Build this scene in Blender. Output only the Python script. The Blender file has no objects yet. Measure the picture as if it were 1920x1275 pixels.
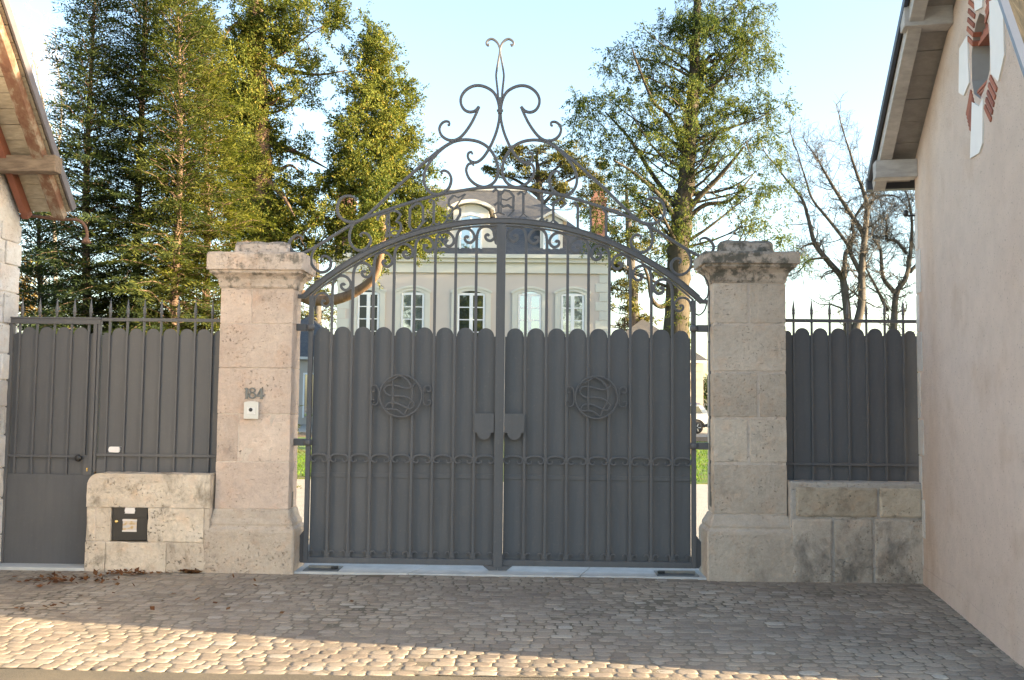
import bpy, bmesh, math, random
import numpy as np
from mathutils import Vector, Matrix, noise as mnoise
from mathutils.geometry import tessellate_polygon
random.seed(7); RNG = np.random.default_rng(11)
R = math.radians
scn = bpy.context.scene
COL = scn.collection

# ------------------------------------------------------------------ camera (33 mm, eye height 1.66 m)
FPX = 1760.; PSI = R(1.3); TH = math.atan(112/1760); RO = R(.6)
CAM = np.array([0, 0, 1.66])
_f0 = np.array([-math.sin(PSI), math.cos(PSI), 0]); _R0 = np.array([math.cos(PSI), math.sin(PSI), 0]); _Z = np.array([0, 0, 1.])
_F = _f0*math.cos(TH)+_Z*math.sin(TH); _U0 = _Z*math.cos(TH)-_f0*math.sin(TH)
_U = _U0*math.cos(RO)-_R0*math.sin(RO); _R = _R0*math.cos(RO)+_U0*math.sin(RO)
def ray(px, py): return _F*FPX+_R*(px-960)+_U*(637.5-py)
def aty(px, py, Y):
    d = ray(px, py); return CAM+d*(Y/d[1])
def atz(px, py, z=0.):
    d = ray(px, py); return CAM+d*((z-CAM[2])/d[2])
cam = bpy.data.cameras.new('camera'); cam.lens = 36*FPX/1920; cam.sensor_width = 36; cam.clip_end = 3000; cam.clip_start = .05
co = bpy.data.objects.new('camera', cam); COL.objects.link(co); scn.camera = co
_m = Matrix(((_R[0], _U[0], -_F[0], CAM[0]), (_R[1], _U[1], -_F[1], CAM[1]), (_R[2], _U[2], -_F[2], CAM[2]), (0, 0, 0, 1)))
co.matrix_world = _m

# ------------------------------------------------------------------ object helpers
BASE = {}
def tag(o, label=None, cat=None, group=None, kind=None):
    if label: o['label'] = label
    if cat: o['category'] = cat
    if group: o['group'] = group
    if kind: o['kind'] = kind
    return o
def thing(name, label, cat, loc=(0, 0, 0), group=None):
    o = bpy.data.objects.new(name, None); COL.objects.link(o); o.empty_display_size = .2
    o.location = tuple(float(c) for c in loc); BASE[o.name] = np.array([float(c) for c in loc])
    return tag(o, label, cat, group)
def base_of(p):
    while p is not None:
        if p.name in BASE: return BASE[p.name]
        p = p.parent
    return np.zeros(3)
def link_mesh(name, me, mat, parent, smooth):
    if mat: me.materials.append(mat)
    o = bpy.data.objects.new(name, me); COL.objects.link(o)
    if parent is not None: o.parent = parent
    if smooth: me.polygons.foreach_set('use_smooth', [True]*len(me.polygons))
    return o
class MB:
    def __init__(s): s.v = []; s.f = []
    def add(s, vs, fs):
        n = len(s.v); s.v += [tuple(float(c) for c in v) for v in vs]; s.f += [tuple(i+n for i in f) for f in fs]; return s
    def box(s, x0, x1, y0, y1, z0, z1):
        v = [(x, y, z) for x in (x0, x1) for y in (y0, y1) for z in (z0, z1)]
        return s.add(v, [(0, 1, 3, 2), (4, 6, 7, 5), (0, 4, 5, 1), (2, 3, 7, 6), (0, 2, 6, 4), (1, 5, 7, 3)])
    def hexa(s, v8):   # bottom 4 then top 4, same order
        return s.add(v8, [(3, 2, 1, 0), (4, 5, 6, 7), (0, 1, 5, 4), (1, 2, 6, 5), (2, 3, 7, 6), (3, 0, 4, 7)])
    def prism(s, poly, y0, y1):   # poly (x,z) list extruded along y
        n = len(poly); v = [(x, y0, z) for x, z in poly]+[(x, y1, z) for x, z in poly]
        tri = tessellate_polygon([[Vector((x, z, 0)) for x, z in poly]])
        f = [tuple(t) for t in tri]+[tuple(i+n for i in t[::-1]) for t in tri]
        f += [(i, (i+1) % n, (i+1) % n+n, i+n) for i in range(n)]
        return s.add(v, f)
    def ribbon(s, pts, w, d, yc, closed=False):   # flat bar swept in an XZ plane
        P = np.array(pts, float); n = len(P); W = np.full(n, w) if np.isscalar(w) else np.interp(np.linspace(0, 1, n), np.linspace(0, 1, len(w)), w)
        if closed: T = np.roll(P, -1, 0)-np.roll(P, 1, 0)
        else:
            T = np.empty_like(P); T[1:-1] = P[2:]-P[:-2]; T[0] = P[1]-P[0]; T[-1] = P[-1]-P[-2]
        T /= np.linalg.norm(T, axis=1)[:, None]+1e-12
        N = np.stack([-T[:, 1], T[:, 0]], 1); v = []
        c = .12
        for p, nn, ww in zip(P, N, W):
            a = p+nn*ww/2; b = p-nn*ww/2; a2 = p+nn*ww*(.5-c); b2 = p-nn*ww*(.5-c); k = min(ww, d)*c
            v += [(a2[0], yc-d/2, a2[1]), (a[0], yc-d/2+k, a[1]), (a[0], yc+d/2, a[1]), (b[0], yc+d/2, b[1]), (b[0], yc-d/2+k, b[1]), (b2[0], yc-d/2, b2[1])]
        f = []
        for i in range(n if closed else n-1):
            j = (i+1) % n
            f += [(6*i+k, 6*j+k, 6*j+(k+1) % 6, 6*i+(k+1) % 6) for k in range(6)]
        if not closed: f += [(0, 1, 2, 3, 4, 5), tuple(6*(n-1)+k for k in (5, 4, 3, 2, 1, 0))]
        return s.add(v, f)
    def tube(s, pts, r, n=6):
        P = np.array(pts, float); m = len(P); rr = np.full(m, r) if np.isscalar(r) else np.array(r, float)
        T = np.empty_like(P); T[1:-1] = P[2:]-P[:-2]; T[0] = P[1]-P[0]; T[-1] = P[-1]-P[-2]
        T /= np.linalg.norm(T, axis=1)[:, None]+1e-12
        a = np.array([0, 0, 1.]) if abs(T[0][2]) < .9 else np.array([1., 0, 0])
        v = []
        for p, t, q in zip(P, T, rr):
            e = np.cross(t, a); e /= np.linalg.norm(e)+1e-12; a = np.cross(e, t); h = a
            for k in range(n):
                w = 2*math.pi*k/n; v.append(p+(e*math.cos(w)+h*math.sin(w))*q)
        f = [(i*n+k, i*n+(k+1) % n, (i+1)*n+(k+1) % n, (i+1)*n+k) for i in range(m-1) for k in range(n)]
        f += [tuple(range(n-1, -1, -1)), tuple((m-1)*n+k for k in range(n))]
        return s.add(v, f)
    def lathe(s, prof, c, n=12, axis='z'):
        v = []
        for r_, h in prof:
            for k in range(n):
                w = 2*math.pi*k/n; a, b = r_*math.cos(w), r_*math.sin(w)
                v.append((c[0]+a, c[1]+b, c[2]+h) if axis == 'z' else ((c[0]+a, c[1]+h, c[2]+b) if axis == 'y' else (c[0]+h, c[1]+a, c[2]+b)))
        m = len(prof)
        f = [(i*n+k, i*n+(k+1) % n, (i+1)*n+(k+1) % n, (i+1)*n+k) for i in range(m-1) for k in range(n)]
        f += [tuple(range(n-1, -1, -1)), tuple((m-1)*n+k for k in range(n))]
        return s.add(v, f)
    def build(s, name, mat=None, parent=None, smooth=False, bevel=0, fn=None, autosmooth=0):
        b = base_of(parent); me = bpy.data.meshes.new(name)
        me.from_pydata([tuple(np.array(v)-b) for v in s.v], [], s.f)
        bm = bmesh.new(); bm.from_mesh(me)
        if bevel: bmesh.ops.bevel(bm, geom=[e for e in bm.edges], offset=bevel, segments=2, profile=.6, affect='EDGES', clamp_overlap=True)
        if fn: fn(bm)
        bmesh.ops.recalc_face_normals(bm, faces=bm.faces)
        bm.to_mesh(me); bm.free(); me.update()
        o = link_mesh(name, me, mat, parent, smooth)
        return o
def np_mesh(name, V, F, mat, parent, smooth=False):   # V (n,3), F (m,k)
    V = np.asarray(V, np.float32)-base_of(parent).astype(np.float32); F = np.asarray(F, np.int32)
    me = bpy.data.meshes.new(name); me.vertices.add(len(V)); me.vertices.foreach_set('co', V.ravel())
    k = F.shape[1]; me.loops.add(F.size); me.loops.foreach_set('vertex_index', F.ravel())
    me.polygons.add(len(F)); me.polygons.foreach_set('loop_start', np.arange(0, F.size, k, dtype=np.int32))
    me.update(calc_edges=True); me.validate()
    return link_mesh(name, me, mat, parent, smooth)
def spline(pts, n=8):
    P = np.array(pts, float); P = np.vstack([2*P[0]-P[1], P, 2*P[-1]-P[-2]]); out = []
    for i in range(1, len(P)-2):
        a, b, c, d = P[i-1:i+3]
        for t in np.linspace(0, 1, n, endpoint=False):
            out.append(.5*((2*b)+(-a+c)*t+(2*a-5*b+4*c-d)*t*t+(-a+3*b-3*c+d)*t**3))
    out.append(P[-2]); return np.array(out)

# ------------------------------------------------------------------ material helpers
class NT:
    def __init__(s, name):
        s.m = bpy.data.materials.new(name); s.m.use_nodes = True; s.t = s.m.node_tree; s.t.nodes.clear()
        s.out = s.n('ShaderNodeOutputMaterial'); s.b = s.n('ShaderNodeBsdfPrincipled'); s.l(s.b.outputs[0], s.out.inputs[0])
        s.pos = s.n('ShaderNodeNewGeometry').outputs['Position']
    def n(s, t, **kw):
        x = s.t.nodes.new(t)
        for k, v in kw.items(): setattr(x, k, v)
        return x
    def l(s, a, b): s.t.links.new(a, b)
    def set(s, sock, v):
        if hasattr(v, 'links') or isinstance(v, bpy.types.NodeSocket): s.l(v, sock)
        else: sock.default_value = (*v, 1) if isinstance(v, tuple) and len(v) == 3 and sock.type == 'RGBA' else v
    def mapping(s, scale=(1, 1, 1), loc=(0, 0, 0), rot=(0, 0, 0), src=None):
        x = s.n('ShaderNodeMapping'); s.l(src or s.pos, x.inputs[0]); x.inputs['Scale'].default_value = scale; x.inputs['Location'].default_value = loc; x.inputs['Rotation'].default_value = rot
        return x.outputs[0]
    def noise(s, scale, detail=4, rough=.55, vec=None, dist=0):
        x = s.n('ShaderNodeTexNoise'); s.l(vec or s.pos, x.inputs['Vector']); x.inputs['Scale'].default_value = scale; x.inputs['Detail'].default_value = detail; x.inputs['Roughness'].default_value = rough; x.inputs['Distortion'].default_value = dist
        return x.outputs[0]
    def voro(s, scale, vec=None, feature='F1'):
        x = s.n('ShaderNodeTexVoronoi', feature=feature); s.l(vec or s.pos, x.inputs['Vector']); x.inputs['Scale'].default_value = scale
        return x.outputs[0]
    def ramp(s, fac, stops):
        x = s.n('ShaderNodeValToRGB'); s.l(fac, x.inputs[0]); e = x.color_ramp.elements
        while len(e) < len(stops): e.new(.5)
        for i, (p, c) in enumerate(stops):
            e[i].position = p; e[i].color = (*c, 1) if isinstance(c, tuple) else (c, c, c, 1)
        return x.outputs[0]
    def mix(s, fac, a, b, mode='MIX'):
        x = s.n('ShaderNodeMix', data_type='RGBA', blend_type=mode); s.set(x.inputs[0], fac); s.set(x.inputs[6], a); s.set(x.inputs[7], b)
        return x.outputs[2]
    def math(s, op, a, b=0.):
        x = s.n('ShaderNodeMath', operation=op); s.set(x.inputs[0], a); s.set(x.inputs[1], b); return x.outputs[0]
    def bump(s, h, strength=.5, dist=.01, nrm=None):
        x = s.n('ShaderNodeBump'); x.inputs['Strength'].default_value = strength; x.inputs['Distance'].default_value = dist; s.l(h, x.inputs['Height'])
        if nrm: s.l(nrm, x.inputs['Normal'])
        return x.outputs[0]
    def fin(s, col, rough=.7, nrm=None, metal=0, spec=None):
        s.set(s.b.inputs['Base Color'], col); s.set(s.b.inputs['Roughness'], rough); s.b.inputs['Metallic'].default_value = metal
        if nrm: s.l(nrm, s.b.inputs['Normal'])
        if spec is not None: s.b.inputs['Specular IOR Level'].default_value = spec
        return s.m
    def island(s): return s.n('ShaderNodeNewGeometry').outputs['Random Per Island']

def m_simple(name, col, rough=.6, var=.12, scale=6, bump=0, metal=0, spec=None):
    t = NT(name); n = t.noise(scale, 4)
    c = t.mix(n, tuple(x*(1-var) for x in col), tuple(min(1, x*(1+var)) for x in col))
    return t.fin(c, rough, t.bump(t.noise(scale*8, 3), bump, .005) if bump else None, metal, spec)
def m_stone(name, base, tint, stain, mossy=0., pit=.5, seed=0., dirt=(.12, .105, .085), dirt_lo=.56):
    t = NT(name); v = t.mapping(loc=(seed, seed*.7, seed*1.3))
    a = t.noise(2.2, 6, .6, v); c = t.mix(t.ramp(a, [(.35, 0.), (.68, 1.)]), base, tint)
    pk = t.noise(5.5, 5, .6, t.mapping(loc=(seed+4, 2, seed)))
    c = t.mix(t.math('MULTIPLY', t.ramp(pk, [(.52, 0.), (.72, 1.)]), .5), c, tuple(x*k for x, k in zip(base, (.98, .80, .68))))
    s2 = t.noise(3.1, 7, .68, t.mapping(scale=(1, 1, .75), loc=(3+seed, 9, 5)), .4)
    c = t.mix(t.math('MULTIPLY', t.ramp(s2, [(dirt_lo, 0.), (dirt_lo+.16, 1.)]), stain), c, dirt)
    sp = t.noise(46, 3, .6, v); msk = t.noise(4.5, 3, .5, t.mapping(loc=(seed+1, 7, 3)))
    spots = t.math('MULTIPLY', t.ramp(sp, [(.60, 0.), (.68, 1.)]), t.ramp(msk, [(.45, 0.), (.62, 1.)]))
    c = t.mix(t.math('MULTIPLY', spots, pit), c, (.10, .085, .07))
    ds = t.noise(17, 4, .6, t.mapping(scale=(1, 1, 3.2), loc=(seed+2, 3, 1))); dm = t.noise(3.2, 3, .5, t.mapping(loc=(seed+8, 1, 4)))
    dash = t.math('MULTIPLY', t.ramp(ds, [(.65, 0.), (.70, 1.)]), t.ramp(dm, [(.42, 0.), (.6, 1.)])); c = t.mix(t.math('MULTIPLY', dash, pit*.6), c, (.15, .12, .10))
    md = t.noise(24, 5, .7, v); c = t.mix(.45, c, t.ramp(md, [(.3, .74), (.7, 1.16)]), 'MULTIPLY')
    fine = t.noise(130, 2, .6); c = t.mix(.35, c, t.ramp(fine, [(.3, .78), (.7, 1.12)]), 'MULTIPLY')
    if mossy:
        g = t.n('ShaderNodeNewGeometry'); sx = t.n('ShaderNodeSeparateXYZ'); t.l(g.outputs['Normal'], sx.inputs[0])
        up = t.ramp(sx.outputs[2], [(.2, 0.), (.7, 1.)]); mo = t.noise(9, 5, .65, t.mapping(loc=(seed, 2, 8)))
        f = t.math('MAXIMUM', up, t.ramp(mo, [(.60-.2*mossy, 0.), (.72-.2*mossy, 1.)]))
        dk = t.mix(t.noise(30, 3), (.03, .03, .025), (.13, .13, .11))
        c = t.mix(t.math('MULTIPLY', f, .55+.4*mossy), c, dk)
    c = t.mix(1., c, t.ramp(t.island(), [(0., (.88, .86, .84)), (.5, (1.02, 1.0, .985)), (1., (1.12, 1.105, 1.08))]), 'MULTIPLY')
    h = t.math('ADD', t.noise(14, 6, .65, v), t.math('MULTIPLY', t.math('SUBTRACT', 2., t.math('ADD', spots, dash)), .8))
    h = t.math('ADD', h, t.math('MULTIPLY', md, .7))
    return t.fin(c, .88, t.bump(h, .8, .014), spec=.2)
def m_leaf(name, cols, trans=.35, rough=.75, nscale=1.3, spec=.08):
    t = NT(name); r = t.island(); k = len(cols)
    a = t.ramp(r, [(i/(k-1), c) for i, c in enumerate(cols)])
    n = t.noise(nscale, 3, .6); c = t.mix(1., a, t.ramp(n, [(.3, (.62, .70, .62)), (.7, (1.3, 1.22, 1.05))]), 'MULTIPLY')
    t.fin(c, rough, spec=spec)
    tr = t.n('ShaderNodeBsdfTranslucent'); t.l(t.mix(1., c, (1.3, 1.35, .6), 'MULTIPLY'), tr.inputs[0])
    mx = t.n('ShaderNodeMixShader'); mx.inputs[0].default_value = trans; t.l(t.b.outputs[0], mx.inputs[1]); t.l(tr.outputs[0], mx.inputs[2]); t.l(mx.outputs[0], t.out.inputs[0])
    return t.m
def m_bark(name, a, b, scale=7, sz=.25):
    t = NT(name); v = t.mapping(scale=(1, 1, sz)); n = t.noise(scale, 6, .7, v)
    return t.fin(t.ramp(n, [(.3, a), (.7, b)]), .9, t.bump(n, .8, .03), spec=.2)

def m_paint():
    t = NT('gate_paint'); n = t.noise(2.2, 4); c = t.mix(n, (.084, .086, .095), (.110, .111, .119))
    d = t.noise(38, 5, .7); c = t.mix(t.math('MULTIPLY', t.ramp(d, [(.58, 0.), (.75, 1.)]), .45), c, (.19, .175, .16))
    v = t.mapping(scale=(9, 9, .5)); s2 = t.noise(2.5, 4, .6, v); c = t.mix(t.math('MULTIPLY', t.ramp(s2, [(.45, 0.), (.75, 1.)]), .5), c, (.078, .076, .080)); w3 = t.noise(1.7, 5, .7, t.mapping(loc=(3, 1, 8), scale=(1.6, 1, .8))); c = t.mix(t.math('MULTIPLY', t.ramp(w3, [(.5, 0.), (.75, 1.)]), .3), c, (.155, .148, .142))
    return t.fin(c, t.ramp(n, [(.3, .42), (.7, .58)]), t.bump(t.noise(240, 2), .12, .001), spec=.4)
M = {}
M['paint'] = m_paint()
M['paint_dark'] = m_simple('dark_paint', (.075, .075, .083), .5, .15, 5, .05)
M['black'] = m_simple('black_metal', (.02, .02, .022), .4, .2)
M['stone_l'] = m_stone('limestone_pink', (.615, .52, .455), (.50, .405, .35), .45, 0, .75, 0.)
M['stone_cap_l'] = m_stone('limestone_cap', (.58, .50, .445), (.45, .385, .335), .55, .45, .7, 3.)
M['stone_r'] = m_stone('limestone_grey', (.60, .53, .455), (.48, .415, .35), .35, 0, .6, 6.)
M['stone_cap_r'] = m_stone('limestone_cap_dark', (.50, .435, .375), (.37, .32, .275), .6, .74, .7, 9.)
M['stone_plinth'] = m_stone('limestone_plinth', (.61, .535, .455), (.50, .43, .365), .34, 0, .55, 12.)
M['wall_l'] = m_stone('low_wall_stone', (.63, .56, .475), (.50, .43, .36), .8, 0, .8, 15., (.14, .115, .085), .50)
M['wall_r'] = m_stone('low_wall_stone_stained', (.55, .49, .425), (.43, .375, .32), .62, 0, .8, 21., (.075, .072, .068), .50)
M['wall_r_top'] = m_stone('low_wall_coping_ochre', (.53, .465, .38), (.43, .355, .27), .7, 0, .7, 24., (.12, .10, .08), .54)
M['mortar'] = m_stone('lime_mortar', (.63, .56, .50), (.54, .47, .41), .25, 0, .3, 30.)
M['quoin'] = m_stone('white_quoin', (.66, .64, .61), (.55, .53, .51), .25, 0, .4, 33.)
M['quoin_l'] = m_stone('pale_rubble', (.55, .585, .63), (.45, .43, .42), .4, 0, .6, 36.)

# ------------------------------------------------------------------ ground
def ground():
    t = NT('soil'); n = t.noise(.8, 6); soil = t.fin(t.ramp(n, [(.3, (.07, .06, .045)), (.7, (.12, .10, .075))]), .95)
    tag(MB().box(-700, 700, -60, 900, -.6, -.05).build('ground', soil), kind='structure')
    # asphalt street at the camera's feet
    t = NT('asphalt'); n = t.noise(160, 3, .7); b = t.noise(1.4, 5)
    c = t.mix(t.ramp(b, [(.35, 0.), (.7, 1.)]), (.13, .11, .08), (.085, .075, .06)); c = t.mix(.6, c, t.ramp(n, [(.3, .55), (.7, 1.35)]), 'MULTIPLY')
    tag(MB().box(-60, 40, -40, 5.755, -.05, -.004).build('street', t.fin(c, .9, t.bump(n, .6, .006))), kind='structure')
    # gravel court behind the gate and the lawn
    t = NT('gravel'); n = t.voro(55); n2 = t.noise(3, 4)
    c = t.mix(t.ramp(n, [(.1, 0.), (.6, 1.)]), (.22, .21, .195), (.36, .345, .32)); c = t.mix(.3, c, t.ramp(n2, [(.3, .7), (.7, 1.15)]), 'MULTIPLY')
    tag(MB().box(-30, 30, 9.42, 19.2, -.05, -.004).build('gravel_court', t.fin(c, .95, t.bump(n, .9, .01))), kind='structure')
    t = NT('lawn'); n = t.noise(40, 5, .7); n2 = t.noise(.9, 5)
    c = t.mix(n, (.055, .105, .018), (.12, .20, .035)); c = t.mix(t.math('MULTIPLY', t.ramp(n2, [(.52, 0.), (.6, 1.)]), .6), c, (.17, .115, .06))
    tag(MB().box(-60, 60, 19.2, 39., -.05, .02).build('lawn', t.fin(c, .85, t.bump(n, 1., .05))), kind='structure')
    t = NT('leaf_bed'); n = t.noise(14, 5, .7)
    tag(MB().box(-60, 60, 39., 44, -.05, .03).build('planted_bed', t.fin(t.ramp(n, [(.35, (.10, .065, .035)), (.65, (.21, .14, .08))]), .95, t.bump(n, 1., .1))), kind='structure')
    t = NT('drive'); n = t.voro(30)
    tag(MB().box(-60, 60, 44, 90, -.05, .0).build('drive', t.fin(t.ramp(n, [(.1, (.17, .155, .135)), (.6, (.27, .25, .22))]), .95)), kind='structure')
    # concrete threshold under the gate, with a joint
    t = NT('threshold_concrete'); n = t.noise(5, 6, .65); c = t.ramp(n, [(.3, (.40, .41, .41)), (.7, (.56, .56, .55))])
    cm = t.fin(c, .8, t.bump(t.noise(60, 3), .3, .004))
    mb = MB()
    mb.hexa([(-2.31, 8.95, -.03), (-1.165, 8.95, -.03), (-1.02, 9.42, -.03), (-2.31, 9.42, -.03), (-2.31, 8.95, .016), (-1.165, 8.95, .016), (-1.02, 9.42, .016), (-2.31, 9.42, .016)])
    mb.hexa([(-1.155, 8.95, -.03), (.455, 8.95, -.03), (.575, 9.42, -.03), (-1.01, 9.42, -.03), (-1.155, 8.95, .015), (.455, 8.95, .015), (.575, 9.42, .015), (-1.01, 9.42, .015)])
    mb.hexa([(.465, 8.95, -.03), (1.70, 8.95, -.03), (1.70, 9.42, -.03), (.585, 9.42, -.03), (.465, 8.95, .016), (1.70, 8.95, .016), (1.70, 9.42, .016), (.585, 9.42, .016)])
    tag(mb.build('gate_threshold', cm, bevel=.004), kind='structure')
    tag(MB().box(-5.14, -4.215, 8.90, 9.35, -.03, .03).build('door_threshold', cm, bevel=.006), kind='structure')
    # cobbled forecourt: every sett is modelled, all in one sheet
    V, F = [], []; y = 5.765; row = 0
    t = NT('setts'); r = t.island()
    c = t.ramp(r, [(0., (.235, .195, .155)), (.2, (.335, .29, .235)), (.42, (.27, .222, .178)), (.6, (.36, .312, .258)), (.8, (.225, .188, .155)), (.96, (.36, .318, .265)), (1., (.41, .375, .325))])
    n = t.noise(70, 4, .65); c = t.mix(.7, c, t.ramp(n, [(.25, .62), (.75, 1.28)]), 'MULTIPLY')
    n2 = t.noise(.7, 4); c = t.mix(.55, c, t.ramp(n2, [(.38, (.66, .62, .62)), (.62, (1.08, 1.05, 1.0))]), 'MULTIPLY')
    sm = t.fin(c, .78, t.bump(n, .4, .003), spec=.3)
    while y < 8.93:
        d = random.uniform(.082, .106); x = -6.2+random.uniform(0, .1); row += 1
        while x < 4.4:
            w = random.uniform(.086, .158); g = .004+.006*random.random()
            wob = .035*math.sin(x*1.1+.4)+.015*mnoise.noise(Vector((x*1.7, y*.6, 4)))+.006*(random.random()-.5)
            lvl = .010*mnoise.noise(Vector((x*.8, y*.8, 1)))+random.gauss(0, .0010)
            tx, ty = random.gauss(0, .006), random.gauss(0, .007)
            x0, x1, y0, y1 = x+g/2, x+w-g/2, y+wob+g/2, y+wob+d-g/2
            cx, cy = (x0+x1)/2, (y0+y1)/2; b = len(V)
            cc = random.uniform(.016, .030); c2 = cc*random.uniform(.5, .9)
            for (ins, z) in ((0, -.03), (.0005, -.0015), (.006, .0006), (.020, .0016)):
                X0, X1, Y0, Y1 = x0+ins, x1-ins, y0+ins*.9, y1-ins*.9; a, e = cc*(1-ins*20), c2*(1-ins*20)
                for (px, py) in ((X0+a, Y0), (X1-a, Y0), (X1, Y0+e), (X1, Y1-e), (X1-a, Y1), (X0+a, Y1), (X0, Y1-e), (X0, Y0+e)):
                    if ins > 0: px += random.gauss(0, .0022); py += random.gauss(0, .0022)
                    V.append((px, py, z+lvl+(px-cx)*tx+(py-cy)*ty+(random.gauss(0, .0005) if ins > .01 else 0)))
            for k in range(3):
                for i in range(8):
                    j = (i+1) % 8; F.append((b+8*k+i, b+8*k+j, b+8*k+8+j, b+8*k+8+i))
            F += [(b+24, b+25, b+28, b+29), (b+25, b+26, b+27, b+28), (b+24, b+29, b+30, b+31)]
            x += w
        y += d*.965
    o = np_mesh('cobblestone_forecourt', V, F, sm, None, True); tag(o, kind='structure')
    t = NT('joint_sand'); n = t.noise(60, 4, .7); n2 = t.noise(1.1, 4)
    c = t.mix(t.ramp(n2, [(.4, 0.), (.65, 1.)]), (.235, .195, .15), (.115, .098, .072)); c = t.mix(.6, c, t.ramp(n, [(.3, .6), (.7, 1.3)]), 'MULTIPLY')
    # undulating joint bed just under the tops
    nx, ny = 420, 130; X = np.linspace(-6.4, 4.6, nx); Y = np.linspace(5.757, 9.0, ny)
    V = [(x, yy, -.0007+.010*mnoise.noise(Vector((x*.8, yy*.8, 1)))-.014*max(0, mnoise.noise(Vector((x*9, yy*9, 3)))-.15)+.0012*mnoise.noise(Vector((x*31, yy*31, 6)))) for yy in Y for x in X]
    F = [(j*nx+i, j*nx+i+1, (j+1)*nx+i+1, (j+1)*nx+i) for j in range(ny-1) for i in range(nx-1)]
    tag(np_mesh('joint_bed', V, F, t.fin(c, .95, t.bump(n, .8, .006)), None, True), kind='structure')
ground()

# ------------------------------------------------------------------ stone work
def roughen(amp, scale, seg=.05):
    def fn(bm):
        for _ in range(6):
            es = [e for e in bm.edges if e.calc_length() > seg*1.6]
            if not es or len(bm.verts) > 30000: break
            bmesh.ops.subdivide_edges(bm, edges=es, cuts=1, use_grid_fill=True)
        bmesh.ops.triangulate(bm, faces=[f for f in bm.faces if len(f.verts) > 4])
        bm.normal_update()
        for v in bm.verts:
            p = v.co*scale+Vector((amp*991, 3.1, 7.7))
            n = mnoise.noise(p)+.5*mnoise.noise(p*2.7)
            v.co += v.normal*(n*amp)
    return fn
def square_loft(cx, cy, hw, hd, prof, ch=.012):
    """prof: (z, offset) rings of a rectangle with softly chamfered corners"""
    mb = MB(); v = []
    for z, o in prof:
        a, b = hw+o, hd+o
        for x, y in ((-a+ch, -b), (a-ch, -b), (a, -b+ch), (a, b-ch), (a-ch, b), (-a+ch, b), (-a, b-ch), (-a, -b+ch)): v.append((cx+x, cy+y, z))
    n = len(prof); f = [(8*i+k, 8*i+(k+1) % 8, 8*i+8+(k+1) % 8, 8*i+8+k) for i in range(n-1) for k in range(8)]
    f += [tuple(range(7, -1, -1)), tuple(8*(n-1)+k for k in range(8))]
    return mb.add(v, f)
def course(mb, xs, y0, y1, z0, z1, g, jit=.004):
    for i in range(len(xs)-1):
        j = random.uniform(-jit, jit)
        mb.box(xs[i]+(g/2 if i else 0), xs[i+1]-(g/2 if i < len(xs)-2 else 0), y0+j, y1-j, z0+g/2, z1-g/2)
def pillar(label, x0, x1, zj, splits, ms, mcap, mpl, gap, ztop, plz, group):
    cx, hw = (x0+x1)/2, (x1-x0)/2; yf, yb = 8.975, 9.29; cy, hd = (yf+yb)/2, (yb-yf)/2
    t = thing('stone_pillar', label, 'gate pillar', (cx, cy, 0), group)
    a, b = plz
    square_loft(cx, cy, hw, hd, [(-.05, .078), (a-.045, .078), (a-.02, .072), (a, .055), (a+.012, .05), (a+.03, .052), (a+.05, .045), (a+.08, .028), (b-.012, .012), (b, .006)], .015).build('plinth', mpl, t, fn=roughen(.0045, 9, .06))
    sh = MB()
    for (za, zb), sp in zip(zip(zj[:-1], zj[1:]), splits): course(sh, [x0]+sp+[x1], yf, yb, za, zb, gap)
    s_ = sh.build('shaft', ms, t, bevel=.007, fn=roughen(.004, 11, .06))
    core = MB().box(x0+.006, x1-.006, yf+.006, yb-.006, zj[0], zj[-1]).build('joint', M['mortar'], s_, fn=roughen(.002, 20, .07))
    z0, z1, z2 = ztop
    square_loft(cx, cy, hw, hd, [(zj[-1], .004), (z0-.002, .006), (z0+.004, .012), (z0+.03, .016), (z0+.075, .030), (z0+.105, .055), (z0+.125, .082), (z0+.13, .088), (z0+.155, .09), (z0+.158, .112), (z1-.03, .116), (z1-.008, .108), (z1, .07), (z1+.012, -.05)], .014).build('capital', mcap, t, fn=roughen(.007, 10, .055))
    square_loft(cx, cy, hw, hd, [(z1+.008, -.075), (z2-.03, -.085), (z2-.008, -.10), (z2, -.13)], .03).build('cap_stone', mcap, t, fn=roughen(.013, 9, .05))
    return t
PLx0, PLx1 = aty(408.5, 740, 8.975)[0], aty(545.5, 740, 8.975)[0]
PRx0, PRx1 = aty(1338, 740, 8.975)[0], aty(1474.5, 740, 8.975)[0]
zl = lambda y, px=476: aty(px, y, 8.975)[2]
pillar('pinkish limestone pillar carrying the house number and door intercom', PLx0, PLx1, [zl(955), zl(866), zl(776), zl(690), zl(607), zl(540)],
       [[], [aty(447, 820, 8.975)[0]], [], [], [aty(472, 570, 8.975)[0]]], M['stone_l'], M['stone_cap_l'], M['stone_plinth'], .006, (zl(538), zl(474), zl(449)), (zl(987), zl(955)), 'stone gate pillars')
zr = lambda y, px=1407: aty(px, y, 8.975)[2]
pillar('grey limestone pillar with dark mossy cap and wide mortar joints', PRx0, PRx1, [zr(966), zr(869), zr(784), zr(698), zr(608), zr(530)],
       [[], [aty(1404, 820, 8.975)[0]], [aty(1422, 740, 8.975)[0]], [], [aty(1404, 570, 8.975)[0]]], M['stone_r'], M['stone_cap_r'], M['stone_plinth'], .026, (zr(527), zr(473), zr(447)), (zr(992), zr(966)), 'stone gate pillars')

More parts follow.
